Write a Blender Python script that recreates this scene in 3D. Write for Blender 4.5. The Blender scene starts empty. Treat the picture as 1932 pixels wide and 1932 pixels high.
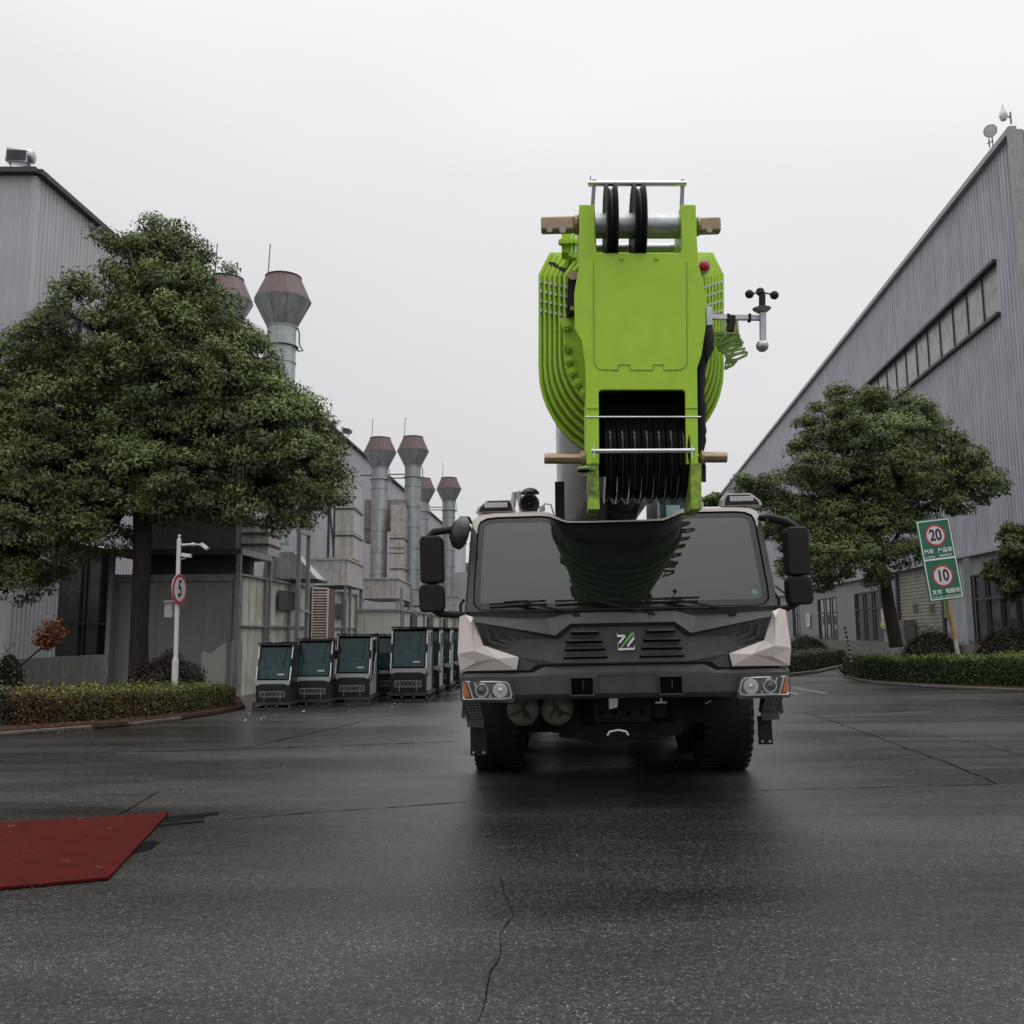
import bpy, math, random
from mathutils import Vector, Matrix
PI = math.pi
R = random.Random(7)
scene = bpy.context.scene
COL = scene.collection

# ------------------------------------------------------------------ camera, sky, sun, exposure
CAMZ, PITCH, ROLL, FOC = 1.55, math.radians(7.66), math.radians(.29), 1690.0
_f = Vector((0, math.cos(PITCH), math.sin(PITCH))); _u = Vector((0, -math.sin(PITCH), math.cos(PITCH))); _r = Vector((1, 0, 0))
_rr = _r*math.cos(ROLL) - _u*math.sin(ROLL); _uu = _u*math.cos(ROLL) + _r*math.sin(ROLL)
cd = bpy.data.cameras.new('camera'); cam = bpy.data.objects.new('camera', cd); COL.objects.link(cam)
cd.sensor_width = 36; cd.lens = FOC/1932*36; cd.clip_end = 2000; cd.clip_start = .05
m = Matrix((_rr, _uu, -_f)).transposed().to_4x4(); m.translation = (0, 0, CAMZ); cam.matrix_world = m
scene.camera = cam

SUN_EL, SUN_ROT = math.radians(62), math.radians(75)
w = bpy.data.worlds.new('World'); scene.world = w; w.use_nodes = True
nt = w.node_tree; nt.nodes.clear()
def nn(t, typ, **k):
    n = t.nodes.new(typ)
    for a, b in k.items(): setattr(n, a, b)
    return n
out = nn(nt, 'ShaderNodeOutputWorld')
sky = nn(nt, 'ShaderNodeTexSky', sky_type='NISHITA', sun_disc=False, sun_elevation=SUN_EL, sun_rotation=SUN_ROT, dust_density=4.0)
bg1 = nn(nt, 'ShaderNodeBackground'); bg1.inputs[1].default_value = .08
nt.links.new(sky.outputs[0], bg1.inputs[0])
tc = nn(nt, 'ShaderNodeTexCoord'); sp = nn(nt, 'ShaderNodeSeparateXYZ'); nt.links.new(tc.outputs['Generated'], sp.inputs[0])
nz = nn(nt, 'ShaderNodeTexNoise'); nz.inputs['Scale'].default_value = 1.7; nz.inputs['Detail'].default_value = 3; nz.inputs['Roughness'].default_value = .45
mpn = nn(nt, 'ShaderNodeMapping'); mpn.inputs['Scale'].default_value = (1, 1, 2.2); mpn.inputs['Location'].default_value = (3.1, 0, .7)
nt.links.new(tc.outputs['Generated'], mpn.inputs[0]); nt.links.new(mpn.outputs[0], nz.inputs[0])
m1 = nn(nt, 'ShaderNodeMath', operation='MULTIPLY_ADD'); nt.links.new(nz.outputs['Fac'], m1.inputs[0]); m1.inputs[1].default_value = .30; m1.inputs[2].default_value = -.15
m2 = nn(nt, 'ShaderNodeMath', operation='MULTIPLY_ADD'); nt.links.new(sp.outputs[0], m2.inputs[0]); m2.inputs[1].default_value = .16; nt.links.new(sp.outputs[2], m2.inputs[2])
m3 = nn(nt, 'ShaderNodeMath', operation='ADD'); nt.links.new(m1.outputs[0], m3.inputs[0]); nt.links.new(m2.outputs[0], m3.inputs[1])
cr = nn(nt, 'ShaderNodeValToRGB'); nt.links.new(m3.outputs[0], cr.inputs[0])
el = cr.color_ramp.elements; el[0].position = 0; el[0].color = (.66, .645, .66, 1); el[1].position = 1; el[1].color = (1.0, 1.0, 1.0, 1)
for p, c in ((.22, (.74, .73, .755, 1)), (.45, (.855, .85, .87, 1)), (.60, (.975, .975, .985, 1))):
    e = cr.color_ramp.elements.new(p); e.color = c
m4 = nn(nt, 'ShaderNodeMath', operation='MULTIPLY_ADD', use_clamp=True); nt.links.new(sp.outputs[2], m4.inputs[0]); m4.inputs[1].default_value = 2.7; m4.inputs[2].default_value = -1.70
m5 = nn(nt, 'ShaderNodeMath', operation='MULTIPLY_ADD'); nt.links.new(m4.outputs[0], m5.inputs[0]); m5.inputs[1].default_value = 2.0; m5.inputs[2].default_value = 1.0
bg2 = nn(nt, 'ShaderNodeBackground'); nt.links.new(cr.outputs[0], bg2.inputs[0]); nt.links.new(m5.outputs[0], bg2.inputs[1])
mx = nn(nt, 'ShaderNodeMixShader'); mx.inputs[0].default_value = .96
nt.links.new(bg1.outputs[0], mx.inputs[1]); nt.links.new(bg2.outputs[0], mx.inputs[2]); nt.links.new(mx.outputs[0], out.inputs[0])
sl = bpy.data.lights.new('sun', 'SUN'); sl.energy = .5; sl.angle = math.radians(25); sl.color = (1, .97, .93)
so = bpy.data.objects.new('sun', sl); COL.objects.link(so)
sd = Vector((math.sin(SUN_ROT)*math.cos(SUN_EL), math.cos(SUN_ROT)*math.cos(SUN_EL), math.sin(SUN_EL)))
so.rotation_euler = sd.to_track_quat('Z', 'Y').to_euler()
vs = scene.view_settings; vs.view_transform = 'Standard'; vs.look = 'None'; vs.exposure = 0; vs.gamma = 1; vs.use_curve_mapping = False
scene.cycles.max_bounces = 6; scene.cycles.transparent_max_bounces = 12
scene.cycles.use_denoising = True

# ------------------------------------------------------------------ measuring helpers (photo pixel + distance -> metres)
def ray(px, py):
    return _f + _rr*((px-966)/FOC) - _uu*((py-966)/FOC)
def W(px, py, Y):
    d = ray(px, py); t = Y/d.y
    return Vector((d.x*t, Y, CAMZ+d.z*t))
def G(px, py, z=0):
    d = ray(px, py); t = (z-CAMZ)/d.z
    return Vector((d.x*t, d.y*t, z))
def V(*a): return Vector(a)

# ------------------------------------------------------------------ materials
MATS = {}
def mat(name, col, rough=.5, metal=0, var=.15, scale=3.0, bump=0, bscale=40, col2=None, streak=0, spec=.5, coat=0, stretch=None, attr=False, rvar=0, smudge=None):
    if name in MATS: return MATS[name]
    M = bpy.data.materials.new(name); M.use_nodes = True; t = M.node_tree
    b = t.nodes['Principled BSDF']; L = t.links.new
    b.inputs['Roughness'].default_value = rough; b.inputs['Metallic'].default_value = metal
    b.inputs['Specular IOR Level'].default_value = spec
    if coat: b.inputs['Coat Weight'].default_value = coat; b.inputs['Coat Roughness'].default_value = .12
    c = nn(t, 'ShaderNodeTexCoord'); mp = nn(t, 'ShaderNodeMapping'); L(c.outputs['Object'], mp.inputs[0])
    if stretch: mp.inputs['Scale'].default_value = stretch
    n = nn(t, 'ShaderNodeTexNoise'); n.inputs['Scale'].default_value = scale; n.inputs['Detail'].default_value = 6; n.inputs['Roughness'].default_value = .65
    L(mp.outputs[0], n.inputs[0])
    r = nn(t, 'ShaderNodeValToRGB'); L(n.outputs['Fac'], r.inputs[0])
    c2 = col2 or tuple(x*(1-2.2*var) for x in col)
    r.color_ramp.elements[0].position = .32; r.color_ramp.elements[0].color = (*[max(0, x) for x in c2], 1)
    r.color_ramp.elements[1].position = .62; r.color_ramp.elements[1].color = (*col, 1)
    src = r.outputs[0]
    if streak:
        mp2 = nn(t, 'ShaderNodeMapping'); mp2.inputs['Scale'].default_value = (5, 5, .14); L(c.outputs['Object'], mp2.inputs[0])
        n2 = nn(t, 'ShaderNodeTexNoise'); n2.inputs['Scale'].default_value = 2.0; n2.inputs['Detail'].default_value = 8; n2.inputs['Roughness'].default_value = .7; L(mp2.outputs[0], n2.inputs[0])
        r2 = nn(t, 'ShaderNodeValToRGB'); L(n2.outputs['Fac'], r2.inputs[0])
        r2.color_ramp.elements[0].position = .36; r2.color_ramp.elements[0].color = (1-streak, 1-streak, 1-streak, 1)
        r2.color_ramp.elements[1].position = .60; r2.color_ramp.elements[1].color = (1, 1, 1, 1)
        mm = nn(t, 'ShaderNodeMixRGB', blend_type='MULTIPLY'); mm.inputs[0].default_value = 1
        L(src, mm.inputs[1]); L(r2.outputs[0], mm.inputs[2]); src = mm.outputs[0]
    if smudge:
        n4 = nn(t, 'ShaderNodeTexNoise'); n4.inputs['Scale'].default_value = 7; n4.inputs['Detail'].default_value = 12; n4.inputs['Roughness'].default_value = .78; L(c.outputs['Object'], n4.inputs[0])
        r4 = nn(t, 'ShaderNodeValToRGB'); L(n4.outputs['Fac'], r4.inputs[0]); r4.color_ramp.elements[0].position = .615; r4.color_ramp.elements[0].color = (0, 0, 0, 1); r4.color_ramp.elements[1].position = .68; r4.color_ramp.elements[1].color = (.8, .8, .8, 1)
        mm = nn(t, 'ShaderNodeMixRGB'); L(r4.outputs[0], mm.inputs[0]); L(src, mm.inputs[1]); mm.inputs[2].default_value = (*smudge, 1); src = mm.outputs[0]
    if attr:
        a = nn(t, 'ShaderNodeVertexColor', layer_name='Col')
        mm = nn(t, 'ShaderNodeMixRGB', blend_type='MULTIPLY'); mm.inputs[0].default_value = 1
        L(src, mm.inputs[1]); L(a.outputs[0], mm.inputs[2]); src = mm.outputs[0]
    L(src, b.inputs['Base Color'])
    if rvar:
        q = nn(t, 'ShaderNodeMath', operation='MULTIPLY_ADD'); L(n.outputs['Fac'], q.inputs[0]); q.inputs[1].default_value = rvar*2; q.inputs[2].default_value = rough-rvar
        L(q.outputs[0], b.inputs['Roughness'])
    if bump:
        n3 = nn(t, 'ShaderNodeTexNoise'); n3.inputs['Scale'].default_value = bscale; n3.inputs['Detail'].default_value = 4; L(mp.outputs[0], n3.inputs[0])
        bp = nn(t, 'ShaderNodeBump'); bp.inputs['Strength'].default_value = bump; bp.inputs['Distance'].default_value = .02
        L(n3.outputs['Fac'], bp.inputs['Height']); L(bp.outputs[0], b.inputs['Normal'])
    MATS[name] = M; return M

green = mat('lime_paint', (.375, .61, .035), .45, var=.05, scale=5, coat=.05, bump=.03, bscale=60, col2=(.33, .54, .032), rvar=.12, spec=.35, smudge=(.12,.19,.03))
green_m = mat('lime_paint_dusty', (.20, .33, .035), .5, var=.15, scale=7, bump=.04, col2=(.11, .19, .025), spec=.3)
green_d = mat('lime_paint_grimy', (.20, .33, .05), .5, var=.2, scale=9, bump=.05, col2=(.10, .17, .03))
beige = mat('pearl_beige_paint', (.60, .535, .505), .3, var=.03, scale=2, coat=.5)
plastic = mat('charcoal_plastic', (.062, .060, .060), .5, var=.1, scale=6, bump=.08, bscale=300, spec=.4)
plastic_d = mat('dark_plastic', (.028, .027, .028), .5, var=.1, scale=6, bump=.06, bscale=300, spec=.35)
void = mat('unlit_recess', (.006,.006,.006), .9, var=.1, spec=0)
black = mat('black_rubber', (.012, .012, .013), .6, var=.2, spec=.3)
blackg = mat('black_gloss', (.012, .012, .013), .16, var=.1)
frit = mat('screen_border', (.012, .012, .013), .12, var=.1)
under = mat('underbody_black', (.018, .018, .019), .7, var=.3, spec=.2)
steel = mat('galvanised_steel', (.50, .52, .53), .36, metal=.85, var=.12, scale=7, col2=(.30, .32, .33), bump=.03, bscale=20, rvar=.12)
lampm = mat('lamp_reflector_silver', (.86,.87,.88), .25, metal=.2, var=.1)
steel_l = mat('bright_steel', (.62, .63, .64), .25, metal=.9, var=.1)
chrome = mat('chrome', (.75, .75, .76), .12, metal=1, var=.05)
brass = mat('greased_pin_steel', (.36, .27, .18), .32, metal=.5, var=.2, scale=6, col2=(.22, .16, .11), smudge=(.06,.04,.03))
silver_b = mat('boom_grey_paint', (.36, .35, .345), .30, var=.2, scale=3, col2=(.24, .235, .23), coat=.3, streak=.15)
orange = mat('amber_lens', (.50, .17, .06), .2, var=.05)
redl = mat('red_lens', (.5, .02, .03), .2, var=.05)
white = mat('white_paint', (.68, .67, .66), .4, var=.06)
white2 = mat('white_lettering', (.72, .76, .74), .5, var=.03)
tank = mat('cream_tank_paint', (.19, .17, .135), .4, var=.1)
redp = mat('worn_red_plate', (.066, .0085, .006), .8, var=.12, scale=9, col2=(.042, .007, .005), bump=.15, bscale=60, rvar=.15, spec=.05, smudge=(.16,.09,.08))
sgreen = mat('sign_green', (.012, .13, .075), .5, var=.06)
sred = mat('sign_red', (.42, .03, .045), .5, var=.05)
swhite = mat('sign_white', (.62, .58, .60), .5, var=.04)
sblack = mat('sign_black', (.012, .012, .012), .5, var=.05)
cladL = mat('grey_cladding', (.44, .445, .47), .5, var=.05, scale=.8, streak=.14, spec=.35)
cladR = mat('blue_grey_cladding', (.41, .425, .46), .45, var=.07, scale=.7, streak=.32, spec=.35)
trim = mat('weathered_trim', (.26, .265, .275), .5, var=.15, streak=.25)
darktrim = mat('dark_trim', (.05, .05, .055), .6, var=.2)
winpane = mat('dusty_window', (.29, .31, .315), .25, var=.25, scale=1.5, spec=.6)
windark = mat('dark_window', (.018, .022, .024), .12, var=.3, scale=2, spec=.6)
concrete = mat('concrete', (.19, .18, .165), .75, var=.15, scale=4, streak=.3, bump=.1)
boothp = mat('booth_panel', (.255, .252, .235), .55, var=.04, scale=1.2, streak=.10)
boothl = mat('booth_panel_pale', (.46, .48, .43), .5, var=.04, scale=2)
boothy = mat('stained_panel', (.60, .59, .53), .5, var=.12, scale=1.5, streak=.45, col2=(.44, .42, .33))
rustsl = mat('louvre_slat', (.72, .62, .56), .5, var=.1)
rustbk = mat('louvre_back', (.13, .075, .065), .7, var=.2)
galv = mat('dull_galvanised_duct', (.50, .53, .54), .42, metal=.45, var=.15, scale=2.5, col2=(.36, .385, .39), streak=.3, bump=.05, bscale=6, rvar=.12)
insul = mat('foil_wrapped_duct', (.56, .53, .50), .42, metal=.2, var=.15, scale=3, col2=(.38, .36, .34), streak=.4, bump=.35, bscale=4)
capred = mat('rusty_red_cap', (.115, .060, .060), .55, var=.25, scale=3, col2=(.085, .058, .058), streak=.3)
cream = mat('roller_door', (.30, .285, .235), .6, var=.12, scale=2, streak=.25)
bark = mat('bark', (.030, .024, .020), .9, var=.3, scale=14, bump=.5, bscale=30, stretch=(1, 1, .25))
lime = mat('limewashed_bark', (.50, .49, .45), .9, var=.3, scale=14, bump=.4, col2=(.1, .09, .08))
soil = mat('soil', (.035, .026, .02), .95, var=.3, scale=10, bump=.6, bscale=25, spec=.1)
kerbm = mat('kerb_stone', (.10, .097, .09), .6, var=.25, scale=5, bump=.2)
leaf = mat('leaf', (1, 1, 1), .6, var=.0, attr=True, spec=.18)
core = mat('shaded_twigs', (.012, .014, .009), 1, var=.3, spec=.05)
cabw = mat('cab_paint_grey', (.36, .37, .38), .4, var=.06)
cabglass = mat('teal_glass', (.020, .058, .060), .05, var=.3, scale=4, spec=.3, col2=(.006,.016,.018))
yellow = mat('yellow_paint', (.46, .33, .15), .6, var=.25, scale=5, col2=(.24, .13, .06), streak=.3)
duly = mat('faded_stripe', (.34, .31, .26), .6, var=.2)
crackm = mat('crack_dark', (.008, .008, .008), .95, var=.2, spec=.05)
linem = mat('worn_road_paint', (.17, .17, .165), .5, var=.3, scale=6, col2=(.07, .07, .07))

def glass_mat(name, tint, dust, ior=1.6, rough=.02, trans=.8):
    M = bpy.data.materials.new(name); M.use_nodes = True; t = M.node_tree; t.nodes.clear(); L = t.links.new
    o = nn(t, 'ShaderNodeOutputMaterial'); fr = nn(t, 'ShaderNodeFresnel'); fr.inputs[0].default_value = ior
    gl = nn(t, 'ShaderNodeBsdfGlossy'); gl.inputs['Roughness'].default_value = rough
    tr = nn(t, 'ShaderNodeBsdfTransparent'); tr.inputs[0].default_value = (*tint, 1)
    df = nn(t, 'ShaderNodeBsdfDiffuse'); df.inputs[0].default_value = (*dust, 1)
    c = nn(t, 'ShaderNodeTexCoord'); n = nn(t, 'ShaderNodeTexNoise'); n.inputs['Scale'].default_value = 2.5; n.inputs['Detail'].default_value = 5; L(c.outputs['Object'], n.inputs[0])
    q = nn(t, 'ShaderNodeMath', operation='MULTIPLY_ADD'); L(n.outputs['Fac'], q.inputs[0]); q.inputs[1].default_value = -.12; q.inputs[2].default_value = trans+.06
    a = nn(t, 'ShaderNodeMixShader'); L(q.outputs[0], a.inputs[0]); L(df.outputs[0], a.inputs[1]); L(tr.outputs[0], a.inputs[2])
    b = nn(t, 'ShaderNodeMixShader'); L(fr.outputs[0], b.inputs[0]); L(a.outputs[0], b.inputs[1]); L(gl.outputs[0], b.inputs[2]); L(b.outputs[0], o.inputs[0])
    MATS[name] = M; return M
screen = glass_mat('windscreen_glass', (.40, .50, .47), (.06, .075, .07), 1.84, .015, .84)
lens = glass_mat('headlight_cover', (.97, .97, .97), (.7, .7, .7), 1.45, .02, .92)

def asphalt():
    M = bpy.data.materials.new('wet_asphalt'); M.use_nodes = True; t = M.node_tree; b = t.nodes['Principled BSDF']; L = t.links.new
    c = nn(t, 'ShaderNodeTexCoord')
    def noise(s, d, ro=.6, st=None):
        n = nn(t, 'ShaderNodeTexNoise'); n.inputs['Scale'].default_value = s; n.inputs['Detail'].default_value = d; n.inputs['Roughness'].default_value = ro
        if st:
            mp = nn(t, 'ShaderNodeMapping'); mp.inputs['Scale'].default_value = st; L(c.outputs['Object'], mp.inputs[0]); L(mp.outputs[0], n.inputs[0])
        else: L(c.outputs['Object'], n.inputs[0])
        return n
    big = noise(.26, 6, .62, (.32, 1.5, 1)); mid = noise(1.3, 7, .72, (.7, 1.5, 1)); fine = noise(34, 7, .78)
    r = nn(t, 'ShaderNodeValToRGB'); L(fine.outputs['Fac'], r.inputs[0])
    r.color_ramp.elements[0].position = .40; r.color_ramp.elements[0].color = (.006, .006, .006, 1)
    r.color_ramp.elements[1].position = .66; r.color_ramp.elements[1].color = (.050, .0475, .044, 1)
    # light chips of aggregate
    vo = nn(t, 'ShaderNodeTexVoronoi'); vo.inputs['Scale'].default_value = 85; vo.inputs['Randomness'].default_value = 1; L(c.outputs['Object'], vo.inputs[0])
    sx = nn(t, 'ShaderNodeSeparateColor'); L(vo.outputs['Color'], sx.inputs[0])
    gt = nn(t, 'ShaderNodeMath', operation='GREATER_THAN'); L(sx.outputs[0], gt.inputs[0]); gt.inputs[1].default_value = .80
    lt = nn(t, 'ShaderNodeMath', operation='LESS_THAN'); L(vo.outputs['Distance'], lt.inputs[0]); lt.inputs[1].default_value = .42
    ml = nn(t, 'ShaderNodeMath', operation='MULTIPLY'); L(gt.outputs[0], ml.inputs[0]); L(lt.outputs[0], ml.inputs[1])
    ml2 = nn(t, 'ShaderNodeMath', operation='MULTIPLY'); L(ml.outputs[0], ml2.inputs[0]); L(sx.outputs[1], ml2.inputs[1])
    mc = nn(t, 'ShaderNodeMixRGB'); L(ml2.outputs[0], mc.inputs[0]); L(r.outputs[0], mc.inputs[1]); mc.inputs[2].default_value = (.24, .23, .215, 1)
    r2 = nn(t, 'ShaderNodeValToRGB'); L(mid.outputs['Fac'], r2.inputs[0]); r2.color_ramp.elements[0].position = .3; r2.color_ramp.elements[0].color = (.50, .48, .48, 1); r2.color_ramp.elements[1].position = .7; r2.color_ramp.elements[1].color = (1.1, 1.1, 1.1, 1)
    mm = nn(t, 'ShaderNodeMixRGB', blend_type='MULTIPLY'); mm.inputs[0].default_value = 1; L(mc.outputs[0], mm.inputs[1]); L(r2.outputs[0], mm.inputs[2])
    r3 = nn(t, 'ShaderNodeValToRGB'); L(big.outputs['Fac'], r3.inputs[0])
    e = r3.color_ramp.elements; e[0].position = .42; e[0].color = (.11, .11, .11, 1); e[1].position = .58; e[1].color = (.31, .31, .31, 1)
    gr = noise(17, 5, .8); rg_ = nn(t, 'ShaderNodeValToRGB'); L(gr.outputs['Fac'], rg_.inputs[0]); rg_.color_ramp.elements[0].position = .38; rg_.color_ramp.elements[0].color = (.6, .59, .59, 1); rg_.color_ramp.elements[1].position = .64; rg_.color_ramp.elements[1].color = (1.4, 1.38, 1.34, 1)
    m7 = nn(t, 'ShaderNodeMixRGB', blend_type='MULTIPLY'); m7.inputs[0].default_value = 1; L(mm.outputs[0], m7.inputs[1]); L(rg_.outputs[0], m7.inputs[2]); mm = m7
    wt = nn(t, 'ShaderNodeMath', operation='MULTIPLY_ADD'); L(r3.outputs[0], wt.inputs[0]); wt.inputs[1].default_value = 2.0; wt.inputs[2].default_value = .50
    m6 = nn(t, 'ShaderNodeMixRGB', blend_type='MULTIPLY'); m6.inputs[0].default_value = 1; L(mm.outputs[0], m6.inputs[1]); L(wt.outputs[0], m6.inputs[2]); L(m6.outputs[0], b.inputs['Base Color'])
    ad = nn(t, 'ShaderNodeMath', operation='MULTIPLY_ADD'); L(gr.outputs['Fac'], ad.inputs[0]); ad.inputs[1].default_value = .24; L(r3.outputs[0], ad.inputs[2])
    L(ad.outputs[0], b.inputs['Roughness']); b.inputs['Specular IOR Level'].default_value = .62
    bp = nn(t, 'ShaderNodeBump'); bp.inputs['Strength'].default_value = .6; bp.inputs['Distance'].default_value = .008
    L(fine.outputs['Fac'], bp.inputs['Height'])
    bp2 = nn(t, 'ShaderNodeBump'); bp2.inputs['Strength'].default_value = .18; bp2.inputs['Distance'].default_value = .02; L(mid.outputs['Fac'], bp2.inputs['Height']); L(bp.outputs[0], bp2.inputs['Normal'])
    L(bp2.outputs[0], b.inputs['Normal'])
    return M
asph = asphalt()

# ------------------------------------------------------------------ mesh building
class MB:
    def __init__(s): s.v = []; s.f = []; s.mi = []; s.k = 0
    def mark(s): s.m0 = len(s.v)
    def xf(s, M):                       # transform what was added since mark()
        for i in range(s.m0, len(s.v)): s.v[i] = M @ Vector(s.v[i])
    def face(s, idx): s.f.append(tuple(idx)); s.mi.append(s.k)
    def add(s, vs, fs):
        o = len(s.v); s.v += [tuple(p) for p in vs]
        for f in fs: s.face([o+i for i in f])
    def box(s, a, b):
        x0, y0, z0 = a; x1, y1, z1 = b
        s.add([(x0,y0,z0),(x1,y0,z0),(x1,y1,z0),(x0,y1,z0),(x0,y0,z1),(x1,y0,z1),(x1,y1,z1),(x0,y1,z1)],
              [(0,3,2,1),(4,5,6,7),(0,1,5,4),(1,2,6,5),(2,3,7,6),(3,0,4,7)])
    def prism(s, pts, y0, y1):          # polygon in x-z, extruded along y
        n = len(pts); A = [(p[0], y0, p[1]) for p in pts]; B = [(p[0], y1, p[1]) for p in pts]
        s.add(A+B, [tuple(range(n)), tuple(range(2*n-1, n-1, -1))] + [(i, i+n, (i+1) % n+n, (i+1) % n) for i in range(n)])
    def zprism(s, pts, z0, z1):         # polygon in x-y, extruded along z
        n = len(pts); A = [(p[0], p[1], z0) for p in pts]; B = [(p[0], p[1], z1) for p in pts]
        s.add(A+B, [tuple(range(n-1, -1, -1)), tuple(range(n, 2*n))] + [(i, (i+1) % n, (i+1) % n+n, i+n) for i in range(n)])
    def tube(s, pts, r, n=10, caps=True):
        pts = [Vector(p) for p in pts]; rs = r if isinstance(r, (list, tuple)) else [r]*len(pts); o = len(s.v); u = None
        for i, p in enumerate(pts):
            d = (pts[min(i+1, len(pts)-1)]-pts[max(i-1, 0)]).normalized()
            if u is None: u = d.orthogonal().normalized()
            u = (u-d*u.dot(d)).normalized(); v = d.cross(u)
            for k in range(n):
                a = 2*PI*k/n; s.v.append(tuple(p+(u*math.cos(a)+v*math.sin(a))*rs[i]))
        for i in range(len(pts)-1):
            for k in range(n): s.face((o+i*n+k, o+i*n+(k+1) % n, o+(i+1)*n+(k+1) % n, o+(i+1)*n+k))
        if caps:
            s.face([o+k for k in range(n-1, -1, -1)]); s.face([o+(len(pts)-1)*n+k for k in range(n)])
    def lathe(s, prof, c=(0,0,0), axis='z', n=24, ks=None):   # prof = [(r, h)...]
        o = len(s.v); c = Vector(c)
        for r, h in prof:
            for k in range(n):
                a = 2*PI*k/n; x, y = r*math.cos(a), r*math.sin(a)
                p = (x, y, h) if axis == 'z' else ((h, x, y) if axis == 'x' else (x, h, y))
                s.v.append(tuple(c+Vector(p)))
        for i in range(len(prof)-1):
            if ks: s.k = ks[i]
            for k in range(n): s.face((o+i*n+k, o+i*n+(k+1) % n, o+(i+1)*n+(k+1) % n, o+(i+1)*n+k))
        if prof[0][0] > 1e-4: s.face([o+k for k in range(n-1, -1, -1)])
        if prof[-1][0] > 1e-4: s.face([o+(len(prof)-1)*n+k for k in range(n)])
    def beam(s, a, b, wx, wy=None):     # rectangular bar between two points
        a, b = Vector(a), Vector(b); wy = wy or wx; d = (b-a).normalized()
        u = Vector((0, 0, 1)) if abs(d.z) < .9 else Vector((0, 1, 0)); x = d.cross(u).normalized(); y = x.cross(d).normalized()
        P = []
        for p in (a, b):
            for sx, sy in ((-1,-1),(1,-1),(1,1),(-1,1)): P.append(p+x*sx*wx/2+y*sy*wy/2)
        s.add(P, [(0,3,2,1),(4,5,6,7),(0,1,5,4),(1,2,6,5),(2,3,7,6),(3,0,4,7)])
    def build(s, name, mats, parent=None, smooth=False, bevel=0, seg=2, fixn=True, cols=None):
        me = bpy.data.meshes.new(name); me.from_pydata([tuple(p) for p in s.v], [], s.f)
        mats = mats if isinstance(mats, (list, tuple)) else [mats]
        for q in mats: me.materials.append(q)
        me.polygons.foreach_set('material_index', s.mi)
        if fixn:
            import bmesh
            bm = bmesh.new(); bm.from_mesh(me); bmesh.ops.recalc_face_normals(bm, faces=bm.faces); bm.to_mesh(me); bm.free()
        if smooth:
            me.polygons.foreach_set('use_smooth', [True]*len(me.polygons))
            me.set_sharp_from_angle(angle=math.radians(smooth if smooth is not True else 35))
        me.update()
        o = bpy.data.objects.new(name, me); COL.objects.link(o)
        if parent: o.parent = parent
        if bevel:
            md = o.modifiers.new('bevel', 'BEVEL'); md.width = bevel; md.segments = seg; md.limit_method = 'ANGLE'; md.angle_limit = math.radians(30)
        return o
def mk(name, fn, mats, parent=None, **k):
    b = MB(); fn(b); return b.build(name, mats, parent, **k)
def mks(name, fn, mats, parent=None, **k):
    """like mk, but every loose piece becomes an object of its own"""
    b = MB(); fn(b); n = len(b.v); p = list(range(n))
    def find(i):
        while p[i] != i: p[i] = p[p[i]]; i = p[i]
        return i
    for f in b.f:
        for q in f[1:]:
            x, y = find(f[0]), find(q)
            if x != y: p[x] = y
    parts = {}
    for f, m_ in zip(b.f, b.mi): parts.setdefault(find(f[0]), []).append((f, m_))
    out_ = []
    for fs in parts.values():
        c = MB(); idx = {}
        for f, m_ in fs:
            for q in f:
                if q not in idx: idx[q] = len(c.v); c.v.append(b.v[q])
            c.k = m_; c.face([idx[q] for q in f])
        out_.append(c.build(name, mats, parent, **k))
    return out_
def tag(o, label=None, cat=None, group=None, kind=None):
    if label: o['label'] = label
    if cat: o['category'] = cat
    if group: o['group'] = group
    if kind: o['kind'] = kind
    return o
def empty(name, loc=(0,0,0), rz=0):
    o = bpy.data.objects.new(name, None); COL.objects.link(o); o.location = loc; o.rotation_euler = (0, 0, rz); o.empty_display_size = .2; return o
def copy_tree(o, parent=None):
    c = o.copy(); COL.objects.link(c); c.parent = parent
    for ch in o.children: copy_tree(ch, c)
    return c
def textmesh(s, size, m, name, parent, loc, rot, bold=0, sx=1, align='CENTER'):
    cu = bpy.data.curves.new(name, 'FONT'); cu.body = s; cu.size = size; cu.align_x = align; cu.align_y = 'CENTER'; cu.offset = bold; cu.extrude = .002
    to = bpy.data.objects.new(name, cu); COL.objects.link(to)
    dg = bpy.context.evaluated_depsgraph_get(); me = bpy.data.meshes.new_from_object(to.evaluated_get(dg))
    bpy.data.objects.remove(to); bpy.data.curves.remove(cu)
    me.materials.clear(); me.materials.append(m); me.name = name
    o = bpy.data.objects.new(name, me); COL.objects.link(o); o.parent = parent; o.location = loc; o.rotation_euler = rot; o.scale = (sx, 1, 1)
    return o

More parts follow.
